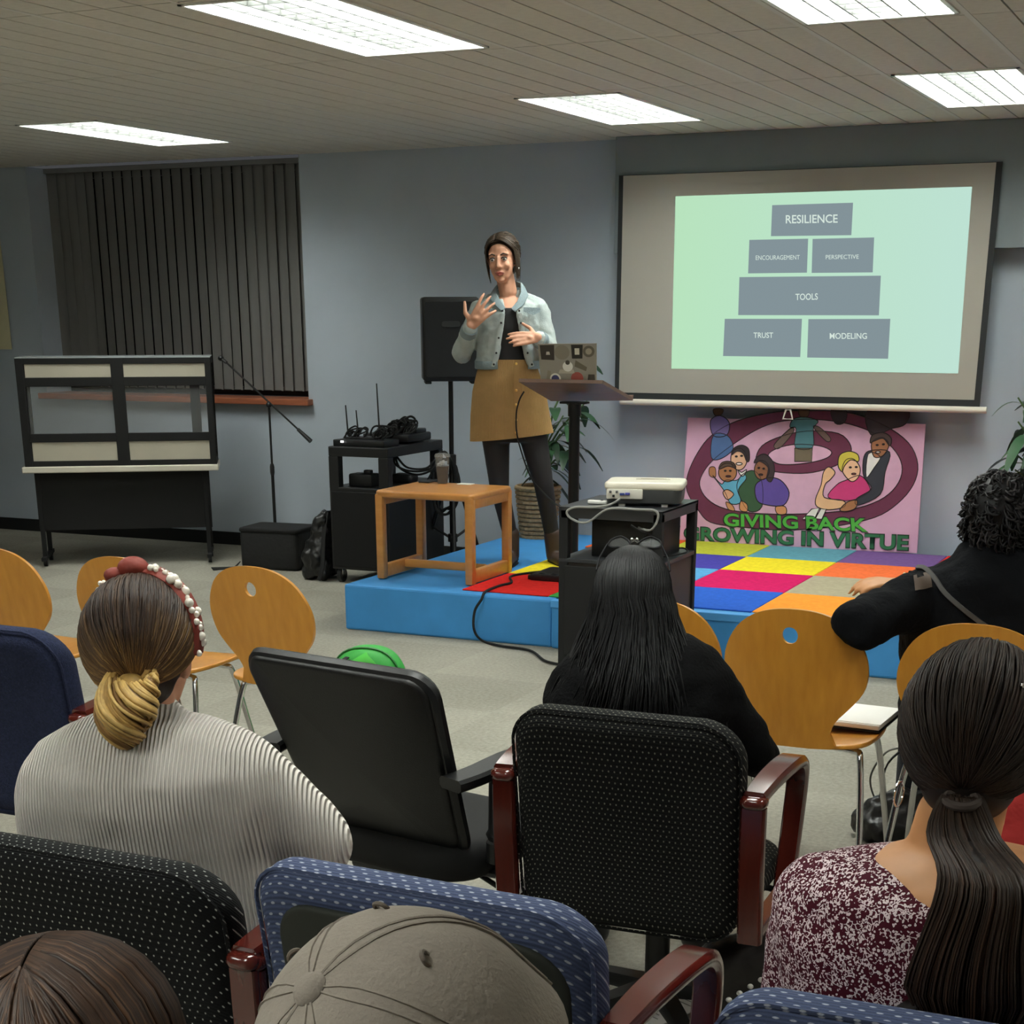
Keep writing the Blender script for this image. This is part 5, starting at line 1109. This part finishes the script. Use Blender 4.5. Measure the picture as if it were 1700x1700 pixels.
obj('earring', MB().ell(Mh @ V((-.082, .002, -.052)), .0065, 10, 6), M['chrome'], t)
obj('ring', MB().ell(Q(784, 480, -.21), (.006, .006, .008), 8, 6), nail_m, t) if False else None
# ------------------------------------------------------------------ woman with the pearl headband
rt_ = PD(250, 1300, 2.86) if 'PD' in globals() else CAM+ray(250, 1300)*2.86
t = thing('person', 'woman with blond bun and red pearl headband, in a white ribbed sweater', 'person', (rt_.x, rt_.y, 0), radians(22))
M['rib'] = mat('rib_knit', 'cfc8bf', .9, spec=.15); g = NT(M['rib']); x, y, z = g.xyz()
xx = g.math('ADD', x, g.math('MULTIPLY', z, .06)); wv = g.math('SINE', g.math('MULTIPLY', xx, 2*pi/.0068)); nn = g.noise(5, 3)
g.color(g.mix(g.math('MULTIPLY', g.math('ADD', wv, 1), .5), 'cdc6bd', 'e6e0d7')); g.bump(wv, .9, .004)
def q(px, py, yl=0): return PL(t, px, py, yl)
def rows_px(rows): return [((q(a, y_).x+q(b, y_).x)/2, yy, q(250, y_).z, (q(b, y_).x-q(a, y_).x)/2, ry) for y_, a, b, ry, yy in rows]
rings = [(0, .0, .46, .20, .16), (-.005, .0, .55, .235, .17)]+rows_px([(1440, 44, 462, .165, 0), (1380, 36, 458, .165, -.01), (1310, 33, 460, .165, -.02), (1262, 42, 455, .155, -.02), (1228, 66, 435, .125, -.015), (1203, 105, 380, .10, -.01), (1186, 150, 320, .075, 0)])
sL, sR = q(112, 1290, -.0), q(408, 1292, -.0)
arms_r = ([.075, .072, .05], [.078, .078, .05])
arms = ((sL, sL+V((-.02, .10, -.27)), sL+V((.10, .33, -.33)), (.6, .6, -.1)), (sR, q(520, 1400, .05), q(520, 1400, .05)+V((-.12, .24, -.02)), (-.7, .6, 0)))
hc = q(240, 1082, .02)
Mh = seated(t, M['skin'], M['rib'], hc, radians(-10), q(245, 1195, .0), rings, arms, voxel=.012, hs=1.03, collar=(q(246, 1194, .0), .066, q(248, 1212, -.005), .10))
face(t, Mh)
random.seed(21); scalp(t, Mh, HM['brown'][0], (.088, .105, .10)); HRX, HRY, HRZ = .093, .11, .106
tie = V((.36, -.84, -.62)); P_ = []
for i in range(900):
    a = random.uniform(-1.75, 1.75); st = V((sin(a)*.98, .30+random.uniform(-.15, .12), cos(a)*.98+.02))
    if st.z < -.3: continue
    end = tie+V((random.uniform(-.08, .08), 0, random.uniform(-.08, .06))); lf = random.random()*.05
    P_.append([Mh @ hp_(slerp(st, end, (k/10)**.9), .012+lf*sin(pi*k/10)) for k in range(11)])
OM = []
for k_, (ca_, cb_2) in enumerate((('2a1c14', '6e5030'), ('38261b', '8f6c3e'), ('4a3526', 'b18a50'))):     # dark roots growing out into blond lengths
    om = hairmat('ombre_%s' % 'abc'[k_], ca_); g = NT(om); x, y, z = g.xyz(); nn = g.noise(14, 3)
    f_ = g.math('ADD', g.math('DIVIDE', g.math('SUBTRACT', hc.z+.085, z), .15), g.math('MULTIPLY', g.math('SUBTRACT', nn, .5), .9))
    g.color(g.mix(g.math('MAXIMUM', 0.0, g.math('MINIMUM', 1.0, f_)), ca_, cb_2)); OM.append(om)
strands('hair', P_, .0018, OM, t)
tp = Mh @ hp_(tie, .06); P_ = []
for i in range(90):      # twisted bun and its tail
    ph = random.uniform(0, 2*pi); rr = random.uniform(.6, 1); pth = []
    for k in range(16):
        u = k/15; a = ph+u*4.2; rad = rr*(.052*sin(pi*min(1, u*.80+.22))**.8+.004); c = tp+V((-.004-.018*u, -.03*sin(pi*min(1, u*1.1)), .025-.135*u)); pth.append(c+V((cos(a)*rad, sin(a)*rad*.8-.012, .012*sin(a*1.0))))
    P_.append(pth)
strands('bun', P_, .0042, [HM['blond'][1], HM['blond'][0], HM['blond'][2]], t, label='blond twisted bun')
P_ = []
for i in range(26):
    a = 2*pi*i/26; P_.append([tp+V((cos(a+k*.25)*.036, -.014+sin(a+k*.25)*.03, .034-.004*k)) for k in range(5)])
obj('bun_core', MB().ell(tp+V((-.008, -.012, -.03)), (.04, .034, .055)), HM['blond'][0], t)
band_m = mat('headband_red', '7a2a1c', .7, bump=.5, bscale=40, var=.2, scale=20)
arc = [V((sin(a)*1.0, .22+.05*cos(a), cos(a)*1.02)) for a in [radians(-105+210*i/28) for i in range(29)]]
bp_ = [Mh @ hp_(d, .035+.03*max(0, d.z)**2) for d in arc]
hbn = obj('headband', MB().strap(bp_, .042, .014, [(Mh.to_3x3() @ V((0, 1, .1)))]*29), band_m, t)
kt = Mh @ hp_((-.12, .18, 1), .10); obj('headband_knot', MB().ell(kt, (.028, .026, .02), 14, 10).ell(kt+V((-.03, -.005, -.012)), (.022, .02, .014), 12, 8).ell(kt+V((.03, .005, -.010)), (.022, .02, .014), 12, 8), band_m, hbn)
pm = mat('pearl', 'ece4d6', .18, coat=.6)
random.seed(4)
for i in range(44):
    u = (i % 22)/21; sd = 1 if i < 30 else -1; a = radians(sd*(14+88*u+random.uniform(-3, 3))) if i < 30 else radians(-(20+70*random.random()))
    d = V((sin(a), .22+.05*cos(a)+random.uniform(-.16, .10), cos(a)*1.02)); obj('pearl', MB().ell(Mh @ hp_(d, .11+.02*max(0, d.z)), random.choice((.0045, .006, .0085)), 10, 7), pm, hbn)
HRX, HRY, HRZ = .083, .102, .097
# ------------------------------------------------------------------ woman with the dark ponytail
rt_ = CAM+ray(1612, 1400)*2.15
t = thing('person', 'woman with a long dark ponytail in a burgundy print top', 'person', (rt_.x, rt_.y, 0), radians(3))
m = mat('print_burgundy', '3c0f1c', .85, spec=.2); g = NT(m); tc = g.t.nodes.new('ShaderNodeTexCoord'); 
mpn = g.t.nodes.new('ShaderNodeVectorMath'); mpn.operation = 'MULTIPLY_ADD'
nz = g.t.nodes.new('ShaderNodeTexNoise'); nz.inputs['Scale'].default_value = 75; g.t.links.new(tc.outputs['Object'], nz.inputs[0])
g.t.links.new(nz.outputs[1], mpn.inputs[0]); mpn.inputs[1].default_value = (.011, .011, .011); g.t.links.new(tc.outputs['Object'], mpn.inputs[2])
vo = g.t.nodes.new('ShaderNodeTexVoronoi'); vo.inputs['Scale'].default_value = 190; g.t.links.new(mpn.outputs[0], vo.inputs[0])
vd = g.t.nodes.new('ShaderNodeTexVoronoi'); vd.inputs['Scale'].default_value = 135; vd.feature = 'DISTANCE_TO_EDGE'; g.t.links.new(mpn.outputs[0], vd.inputs[0])
f1_ = g.math('LESS_THAN', vo.outputs['Distance'], .36); nz2 = g.noise(70, 2); f2_ = g.math('MULTIPLY', g.math('LESS_THAN', vd.outputs['Distance'], .07), g.math('GREATER_THAN', nz2, .5))
g.color(g.mix(g.math('MULTIPLY', g.math('MAXIMUM', f1_, f2_), .95), '4a1020', 'e6d6d8')); M['print'] = m
rings = [(0, .0, .46, .19, .15), (0, .0, .56, .22, .16)]
z7, z14, z15 = q(1612, 1690).z, q(1612, 1560).z, q(1612, 1470).z
xc = q(1615, 1500).x; hw_ = xc-q(1283, 1560).x
rings += [(xc, 0, z7-.06, hw_*.86, .15), (xc, 0, z7, hw_*.93, .155), (xc, -.01, z14, hw_*.99, .155), (xc, -.015, z15, hw_*.90, .135), (xc, -.01, q(1612, 1440).z, hw_*.76, .10), (xc, 0, q(1612, 1418).z, hw_*.45, .07)]
sL = q(1362, 1486); sR = V((2*xc-sL.x, 0, sL.z))
arms_r = ([.066, .066, .05], [.066, .066, .05])
arms = ((sL, sL+V((-.035, .08, -.27)), sL+V((.08, .32, -.32)), (.6, .6, -.1)), (sR, sR+V((.035, .08, -.27)), sR+V((-.08, .32, -.32)), (-.6, .6, -.1)))
hc = q(1622, 1232, .03)
# scooped neckline: the top ends below the nape
Mh = seated(t, M['skin_tan'], M['print'], hc, radians(-4), q(1580, 1440, .0), rings, arms, voxel=.011, hs=1.04, top_name='print_top', cut=[(q(1540, 1470, -.12), (q(1540, 1470, -.12)-q(1540, 1470, -.12)+V((.10, -.55, .8))))] if False else [((xc, -.13, q(1530, 1488, -.13).z), (0, -.5, .86))])
B = Blob(); B.cap(q(1584, 1360, .0), .054, q(1576, 1440, .0), .066).ell((xc, -.01, q(1612, 1462).z), (hw_*.62, .118, .055)).ell((xc, -.03, q(1612, 1470).z), (hw_*.5, .118, .05)); obj('neck_and_shoulders', B.bm(.009, 8), M['skin_tan'], t, ang=180)
face(t, Mh)
random.seed(31); HRX, HRY, HRZ = .092, .108, .106; scalp(t, Mh, HM['dark'][0], (.088, .104, .102))
tie = V((.06, -.93, -.80)); P_ = []
for i in range(1150):
    a = random.uniform(-2.1, 2.1); st = V((sin(a), .55+random.uniform(-.2, .15), cos(a)+.05))
    if abs(a) > 1.75: st.y = .12+random.uniform(-.1, .1)
    end = tie+V((random.uniform(-.1, .1), 0, random.uniform(-.1, .08))); lf = random.random()*.06
    P_.append([Mh @ hp_(slerp(st, end, k/11), .012+lf*sin(pi*k/11)) for k in range(12)])
strands('hair', P_, .0016, [HM['dark'][1], HM['dark'][2], HM['brown'][0]], t)
tp = Mh @ hp_(tie, .10)
tieo = obj('hair_tie', MB().tube([tp+V((cos(a)*.020, sin(a)*.015-.004, .005*sin(a))) for a in [2*pi*i/20 for i in range(20)]], .0065, 8, closed=True), mat('hair_tie_grey', '4a403c', .8), t)
B = Blob(); pl = [tp+V((0, -.002, .005)), tp+V((.008, -.014, -.045)), q(1638, 1460, -.165), q(1630, 1560, -.175), q(1618, 1650, -.17), q(1606, 1720, -.155)]
B.chain(pl, [.008, .010, .018, .028, .026, .010]); obj('ponytail_core', B.bm(.01, 6), HM['dark'][0], t, ang=180)
P_ = []
for i in range(760):
    a = random.uniform(0, 2*pi); rr = random.uniform(.55, 1.08); pth = []
    ctl = smooth_path(pl, 4)
    for k, p in enumerate(ctl):
        u = k/(len(ctl)-1); wx = (.020+.05*sin(pi*min(1, u*.62))**1.3)*(1 if u < .8 else 1-(u-.8)*2.2); pth.append(p+V((cos(a)*wx*rr*1.12+.006*sin(u*9+a), sin(a)*wx*rr*.55, 0)))
    P_.append(pth)
strands('ponytail', P_, .0016, HM['brown'][:2]+[HM['dark'][2]] if False else [HM['dark'][2], HM['brown'][0], HM['brown'][1]], t)
er = q(1492, 1318, .04); obj('hoop_earring', MB().tube([er+V((cos(a)*.004, cos(a)*.016, sin(a)*.018)) for a in [2*pi*i/18 for i in range(18)]], .0016, 6, closed=True), M['chrome'], t)
ce = [Mh @ hp_(d, .07) for d in ((.62, -.55, .62), (.75, -.4, .58), (.85, -.2, .55))]; obj('hair_clip', MB().tube(ce, .0022, 6).ell(ce[0], .004, 8, 6), M['chrome'], t)
HRX, HRY, HRZ = .083, .102, .097
# bag strap across her back
pt_ = [c for c in t.children if c.name.startswith('print_top')][-1]
sd = [p for p in (draped(t, pt_, *k) for k in ((1470, 1698), (1495, 1682), (1520, 1663), (1545, 1642), (1570, 1622), (1600, 1598))) if p]
if len(sd) > 2: obj('bag_strap', MB().strap(smooth_path(sd, 4), .030, .008, (.6, 0, .8)), mat('strap_leather', '1c1614', .4), t)
# ------------------------------------------------------------------ woman with long black hair
rt_ = CAM+ray(1060, 1100)*3.72
t = thing('person', 'woman with long black hair in black, glasses pushed up on her head', 'person', (rt_.x, rt_.y, 0), radians(15))
M['blackknit'] = mat('black_knit', '0a0a0b', .95, spec=.12, bump=.4, bscale=120)
xc = q(1062, 1120).x
def hw2(a, b, y_): return (q(b, y_).x-q(a, y_).x)/2
rings = [(0, 0, .46, .19, .15), (0, 0, .55, .2, .15), (q(1060, 1240).x, 0, q(1060, 1240).z, hw2(905, 1215, 1240), .15), (q(1062, 1170).x, -.01, q(1060, 1170).z, hw2(897, 1226, 1170), .15), (q(1066, 1110).x, -.01, q(1060, 1110).z, hw2(914, 1214, 1110), .13), (q(1068, 1080).x, 0, q(1060, 1080).z, hw2(945, 1192, 1080), .10), (q(1066, 1050).x, .01, q(1060, 1050).z, hw2(1000, 1145, 1050), .07)]
sL, sR = q(944, 1150, .0), q(1184, 1140, .0)
arms_r = ([.06, .056, .045], [.062, .06, .05])
arms = ((sL, sL+V((-.02, .12, -.22)), sL+V((.1, .32, -.24)), (.5, .7, 0)), (sR, q(1240, 1235, .05), q(1268, 1262, .16), (-.1, .9, 0)))
hc = q(1050, 998, .03)
Mh = seated(t, M['skin'], M['blackknit'], hc, radians(3), q(1058, 1072, .01), rings, arms, voxel=.012, top_name='black_top', hs=.98, fold=.014)
face(t, Mh)
random.seed(41); scalp(t, Mh, HM['black'][0], (.085, .103, .098), True); HRX, HRY, HRZ = .088, .106, .102; P_ = []
zb_ = q(1060, 1192, -.14).z
for i in range(1000):
    a = random.uniform(-pi*.62, pi*.62); top_d = V((sin(a)*.25, .30+random.uniform(-.15, .2), 1)); eq = V((sin(a)*1.0, -cos(a)*1.0+.12, .02)); lf = random.random()*.06; pth = []
    for k in range(7): pth.append(Mh @ hp_(slerp(top_d, eq, k/6), .015+lf*.6*k/6))
    p0 = pth[-1]; ln = random.uniform(.75, 1.0); xe = q(1062, 1150, 0).x+sin(a)*.19*random.uniform(.7, 1.15); ye = -.165+.10*abs(sin(a))**2; zend = zb_+(1-ln)*.2-.10
    wob = random.uniform(0, 6)
    for k in range(1, 11):
        u = k/10; s_ = u*u*(3-2*u); x_ = p0.x+(xe-p0.x)*s_; y_ = p0.y+(ye-p0.y)*min(1, s_*1.5); pth.append(V((x_+.010*sin(u*7+wob), min(y_, p0.y+.0)-.008*sin(u*5+wob), p0.z+(zend-p0.z)*u)))
    P_.append(pth)
strands('long_hair', P_, .0024, [HM['black'][1], HM['black'][0], HM['black'][2]], t)
B = Blob(); B.loft([[V((x_+rx*cos(2*pi*k/20), y_+ry*sin(2*pi*k/20), z_)) for k in range(20)] for x_, y_, z_, rx, ry in ((Mh.translation.x, Mh.translation.y-.04, Mh.translation.z+.03, .07, .06), (Mh.translation.x, Mh.translation.y-.05, Mh.translation.z-.08, .085, .055), (q(1060, 1110).x, -.11, q(1060, 1110).z, .10, .03), (q(1062, 1190).x, -.11, zb_+.02, .10, .015))]); obj('hair_mass', B.bm(.012, 6), HM['black'][0], t, ang=180)
gl = mat('glasses_frame', '1a1a1c', .6, spec=.15); gg = thing('glasses', 'dark glasses resting on top of the long black hair', 'glasses', rt_ if False else (RM[t.name] @ (Mh @ V((0, .03, .14)))), radians(7))
G = RM[gg.name].inverted() @ RM[t.name] @ Mh
for s in (-1, 1):
    c = G @ V((s*.036, .035, .135)); lp = [c+V((cos(a)*.027, .012*sin(a)+.004*cos(a)*s, .011*sin(a)-.006*abs(cos(a)))) for a in [2*pi*i/24 for i in range(24)]]
    obj('rim', MB().tube(lp, .0028, 8, closed=True), gl, gg); obj('lens', MB().poly(lp), M['glass'], gg)
    obj('temple', MB().tube([G @ V((s*.064, .035, .130)), G @ V((s*.082, .01, .10)), G @ V((s*.087, -.015, .075))], .0022, 6), gl, gg)
obj('bridge', MB().tube([G @ V((-.011, .035, .134)), G @ V((0, .036, .140)), G @ V((.011, .035, .134))], .0025, 6).ell(G @ V((-.006, .03, .142)), .004, 8, 6).ell(G @ V((.006, .03, .142)), .004, 8, 6), M['chrome'], gg)
HRX, HRY, HRZ = .083, .102, .097
# ------------------------------------------------------------------ person in the dark jacket leaning on the next chair
rt_ = V((PY(1630, 1000, 4.86).x, 4.86, 0))
t = thing('person', 'person with dark curly hair in a dark jacket, elbow hooked over the next chair', 'person', (rt_.x, rt_.y, 0), radians(8))
M['jacket'] = mat('jacket_dark', '111215', .95, spec=.12, bump=.4, bscale=60, var=.15, scale=8)
def hw3(a, b, y_): return (q(b, y_).x-q(a, y_).x)/2
rings = [(0, -.02, .44, .2, .15), (0, 0, .55, .22, .16), (q(1610, 1120).x, 0, q(1610, 1120).z, hw3(1492, 1728, 1120), .15), (q(1615, 1040).x, 0, q(1610, 1040).z, hw3(1495, 1745, 1040), .16), (q(1628, 985).x, 0, q(1610, 985).z, hw3(1505, 1765, 985), .15), (q(1640, 950).x, 0, q(1610, 950).z, hw3(1535, 1755, 950), .125), (q(1650, 928).x, .01, q(1610, 928).z, hw3(1570, 1730, 928), .10), (q(1652, 908).x, .02, q(1610, 908).z, hw3(1600, 1705, 908), .08)]
sL, sR = q(1540, 985, -.02), q(1745, 980, 0)
eL = q(1424, 1036, -.34); wL = q(1462, 985, -.06)
arms_r = ([.088, .070, .05], [.085, .07, .05])
wR = q(1502, 972, -.03)
arms = ((sL, eL, q(1500, 1010, .06), (.8, .4, 0)), (sR, q(1690, 1060, .16), wR, (-1, -.22, .10)))
hc = q(1652, 862, .05)
Mh = seated(t, M['skin_tan'], M['jacket'], hc, radians(14), q(1652, 918, .02), rings, arms, voxel=.013, top_name='jacket', hs=1.0, fold=.02, knees=((.1, .04, .53), (.16, .46, .52), (.17, .44, .09)), collar=(q(1650, 905, .03), .07, q(1650, 930, .02), .11))
face(t, Mh)
random.seed(51); scalp(t, Mh, HM['curl'][0], (.095, .11, .108)); P_ = []
for i in range(340):
    z_ = random.uniform(-.55, 1); a = random.uniform(0, 2*pi); rr = sqrt(max(0, 1-z_*z_)); d = V((rr*cos(a), rr*sin(a), z_))
    if d.y > .5 and z_ < .5: continue
    c = Mh @ hp_(d, .12); nrm_ = (Mh.to_3x3() @ d).normalized(); e1_ = nrm_.orthogonal().normalized(); e2_ = nrm_.cross(e1_); ph = random.uniform(0, 6); R_ = random.uniform(.010, .017); dn = V((random.uniform(-.3, .3), random.uniform(-.3, .3), -1))
    P_.append([c+(e1_*cos(ph+k*.75)+e2_*sin(ph+k*.75))*R_+nrm_*(.010*sin(k*.9+ph))+dn*(.0032*k)*(1 if z_ < .5 else .4) for k in range(15)])
for i in range(150):
    a = random.uniform(-1.3, 1.3); c = Mh @ V((sin(a)*.085, -cos(a)*.095, -.05-.09*random.random())); ph = random.uniform(0, 6)
    P_.append([c+V((cos(ph+k*.8)*.012, sin(ph+k*.8)*.012, -.004*k)) for k in range(13)])
strands('curly_hair', P_, .0034, HM['curl'], t, tip=.6)
jk_ = [c for c in t.children if c.name.startswith('jacket')][-1]
def dr(*a): return [p for p in (draped(t, jk_, *k) for k in a) if p]
pm_ = MB(); gr = [[draped(t, jk_, 1516+i*5.5+j*.5, 957+j*5.0-i*1.4, .004) for i in range(6)] for j in range(6)]
vv = [[pm_.bm.verts.new(p) if p else None for p in row] for row in gr]
for j in range(5):
    for i in range(5):
        qd = (vv[j][i], vv[j][i+1], vv[j+1][i+1], vv[j+1][i])
        if all(qd) and max((qd[a].co-qd[a-1].co).length for a in range(4)) < .05: pm_._f(qd)
bmesh.ops.delete(pm_.bm, geom=[v for v in pm_.bm.verts if not v.link_faces], context='VERTS')
if pm_.bm.faces: obj('shoulder_patch', pm_, mat('patch_tan', '5a4c42', .7), t)
sd = dr((1524, 944), (1536, 946), (1550, 962), (1570, 985), (1595, 1008), (1625, 1032), (1655, 1052))
obj('bag_strap', MB().strap(smooth_path(sd, 4), .014, .008, (.7, 0, .7)), mat('strap_grey', '4c4a48', .6), t)
obj('cuff', MB().tube([wR+V((.05, .01, 0)), wR+V((.012, .0, 0))], .045, 16), M['jacket'], t)
obj('bracelet', MB().tube([wR+V((-.004, cos(a)*.034, sin(a)*.034)) for a in [2*pi*i/18 for i in range(18)]], .005, 8, closed=True), mat('bracelet_bone', 'c8b48c', .4), t)
# ------------------------------------------------------------------ person in the grey cap
cap_u = (RT*-.55 + UP*.56 - FW*.62).normalized(); cc = CAM+ray(682, 1752)*1.16
t = thing('person', 'person in a washed grey-brown baseball cap at the bottom edge', 'person', (cc.x, cc.y-.02, 0), 0)
R = RM[t.name].inverted()
cl_ = R @ cc; fwd = V((.25, 1, 0)); fwd = (fwd-cap_u*fwd.dot(cap_u)).normalized(); rgt = fwd.cross(cap_u)
Mh = Matrix(((rgt.x, fwd.x, cap_u.x, cl_.x), (rgt.y, fwd.y, cap_u.y, cl_.y), (rgt.z, fwd.z, cap_u.z, cl_.z), (0, 0, 0, 1))) @ Matrix.Translation((0, 0, -.035))
B = Blob(); head(B, Mh); nk = V((.02, .05, cl_.z-.24)); B.cap(Mh @ V((0, -.02, -.05)), .052, nk, .058)
tr = [(0, .02, .46, .17, .13), (0, .02, .6, .165, .125), (.01, .04, .78, .175, .125), (.01, .05, nk.z-.14, .19, .12), (.015, .05, nk.z-.05, .16, .09), (.02, .05, nk.z, .07, .06)]
B.rings(tr)
for sx in (-1, 1):
    sh = V((sx*.165, .05, nk.z-.09)); el = sh+V((sx*.04, .07, -.26)); wv_ = el+V((-sx*.1, .22, 0)); B.chain([sh, el, wv_], [.05, .042, .028]); hand(B, wv_, (-sx*.5, .8, 0), (0, .2, -1), (-sx, .3, 0), .4)
    B.chain([V((sx*.1, .04, .53)), V((sx*.13, .48, .50)), V((sx*.13, .46, .09))], [.085, .058, .04]).cap((sx*.13, .44, .045), .035, (sx*.13, .6, .03), .026)
obj('body', B.bm(.009, 4), M['skin'], t, ang=180); face(t, Mh)
T = Blob(); T.rings([(x_, y_, z_, rx+.02, ry+.02) for x_, y_, z_, rx, ry in tr[:-1]])
for sx in (-1, 1): sh = V((sx*.165, .05, nk.z-.09)); el = sh+V((sx*.04, .07, -.26)); T.chain([sh, el, el+V((-sx*.1, .22, 0))*.85], [.068, .058, .045])
obj('sweatshirt', T.bm(.014, 6), mat('sweatshirt_grey', '3a3c40', .9), t, ang=180)
L = Blob(); L.rings([(0, .02, .44, .15, .13), (0, .02, .52, .19, .15), (0, .02, .62, .18, .14)])
for sx in (-1, 1): L.chain([V((sx*.1, .04, .53)), V((sx*.13, .48, .50)), V((sx*.13, .46, .09))], [.098, .074, .055])
obj('jeans', L.bm(.016, 6), mat('jeans_blue', '2c3a55', .85), t, ang=180)
for sx in (-1, 1): obj('shoe', Blob().cap((sx*.13, .43, .045), .043, (sx*.13, .61, .035), .034).bm(.01, 5, [((0, 0, .003), (0, 0, -1))]), SHOE, t, ang=180)
M['cap'] = mat('cap_cotton', '8c8379', .9, spec=.15, var=.08, scale=18, bump=.2, bscale=240)
Mc = Mh @ Matrix.Translation((0, -.01, .035)); rows = []; nC = 48
def capp(th, a, k=1.0):   # th 0 at the button
    r = .108*sin(th)**.82 if th < pi/2 else .108+.004*(th-pi/2); z_ = .112*cos(th) if th < pi/2 else -.05*(th-pi/2)/.5
    seam = 1-.012*(abs(cos(3*a))**10)*(sin(min(th, pi/2))) + .006*sin(a*5+th*4)*sin(min(th, pi/2))
    return Mc @ V((r*sin(a)*k*seam, 1.10*r*cos(a)*k*seam, z_*(.99 if k < 1 else 1)-.002*(k < 1)))
ths = [.06+(pi/2+.5-.06)*i/16 for i in range(17)]
rings_o = [[capp(th, 2*pi*j/nC) for j in range(nC)] for th in ths]; rings_i = [[capp(th, 2*pi*j/nC, .97) for j in range(nC)] for th in ths[::-1]]
cap_o = obj('cap_crown', MB().loft(rings_o+rings_i, True), M['cap'], t, ang=180)
sm = MB()
for j in range(6):
    a = 2*pi*(j+.5)/6+pi/6*0; 
    for da in (-.035, .035): sm.tube([capp(th, a+da/max(.25, sin(min(th, pi/2))), 1.006) for th in ths], .0013, 5)
obj('seam', sm, M['cap'], cap_o)
obj('cap_button', MB().lathe(Mc @ V((0, 0, .108)), [(.0135, 0), (.014, .004), (.011, .0085), (.005, .0105)], 18, cap_u), M['cap'], cap_o)
for j in range(6):
    a = 2*pi*j/6; p = capp(.72, a, 1.01); p2 = capp(.72, a, 1.05); ax_ = (p2-p).normalized(); e1_ = ax_.orthogonal().normalized(); e2_ = ax_.cross(e1_)
    obj('eyelet', MB().tube([p+(e1_*cos(b_)+e2_*sin(b_))*.0055 for b_ in [2*pi*i/16 for i in range(16)]], .0018, 6, closed=True), mat('eyelet_thread', '6a6056', .8) if j == 0 else bpy.data.materials['eyelet_thread'], cap_o)
vs = MB(); rws_ = []
for i in range(7):
    f = i/6; ring = []
    for j in range(17): a = radians(-62+124*j/16); r = .112+f*.075*cos(a*1.2)**.6; ring.append(Mc @ V((r*sin(a)*1.0, -1.10*r*cos(a), -.045-.035*f*f-.015*(sin(a))**2)))
    rws_.append(ring)
up2 = Mh.to_3x3() @ V((0, 0, 1)); vs.loft([[p for p in r]+[p-up2*.004 for p in r[::-1]] for r in rws_]); obj('visor', vs, M['cap'], cap_o)
P_ = []
random.seed(61)
for i in range(120):
    a = random.uniform(1.6, 4.7); p0 = Mh @ V((sin(a)*.088, cos(a)*.10, -.01)); P_.append([p0+(Mh.to_3x3() @ V((0, -.004*k, -.013*k)))+V((0, -.001*k, -.004*k)) for k in range(7)])
strands('hair', P_, .003, HM['brown'], t)
# ------------------------------------------------------------------ person at the bottom-left corner
hcw = CAM+ray(112, 1738)*1.46
t = thing('person', 'person with straight brown hair, only the crown showing in the bottom left corner', 'person', (hcw.x, hcw.y-.02, 0), radians(30))
hcl = RM[t.name].inverted() @ hcw; Mh = head_m(hcl-V((0, 0, .03)), radians(-8), radians(4), 0, 1.0)
nkz = hcl.z-.24; rings = [(0, .02, .46, .18, .15), (0, .02, .6, .17, .14), (0, .03, .8, .17, .13), (0, .04, nkz-.12, .175, .125), (0, .05, nkz-.04, .15, .1), (0, .05, nkz+.0, .08, .07)]
arms_r = ([.068, .058, .045], [.068, .058, .045]); arms = []
for sx in (-1, 1): sh = V((sx*.165, .04, nkz-.09)); arms.append((sh, sh+V((sx*.03, .07, -.26)), sh+V((-sx*.08, .30, -.27)), (-sx*.5, .8, 0)))
seated(t, M['skin'], mat('sweater_green', '3c4038', .9), hcl-V((0, 0, .03)), radians(-8), V((0, .05, nkz+.03)), rings, arms, pitch=radians(4), voxel=.014, hip_y=.02)
face(t, Mh); random.seed(71); HRX, HRY, HRZ = .104, .118, .112; scalp(t, Mh, HM['brown'][0], (.10, .114, .108)); P_ = []
for i in range(1100):
    u = random.random(); side = random.choice((-1, 1)); st = V((-.12+.02*side, .75-1.25*u, .95)); a = random.uniform(-.2, 1.0); b_ = random.random() if u > .8 else 1; mid = V((side*(1.0-.35*u)*b_, .35-1.1*u-.5*(1-b_), .28)); end = V((side*(.95-.6*u*u)*b_, .15-1.05*u, -.75)); lf = random.random()*.06
    pth = [Mh @ hp_(slerp(slerp(st, mid, k/10), slerp(mid, end, k/10), k/10), .012+lf*sin(pi*k/12)) for k in range(11)]
    for k in range(1, 5): pth.append(pth[10]+V((0, -.002*k, -.05*k)))
    P_.append(pth)
strands('long_hair', P_, .0021, [HM['brown'][1], HM['brown'][0], HM['brown'][2]], t)
HRX, HRY, HRZ = .083, .102, .097
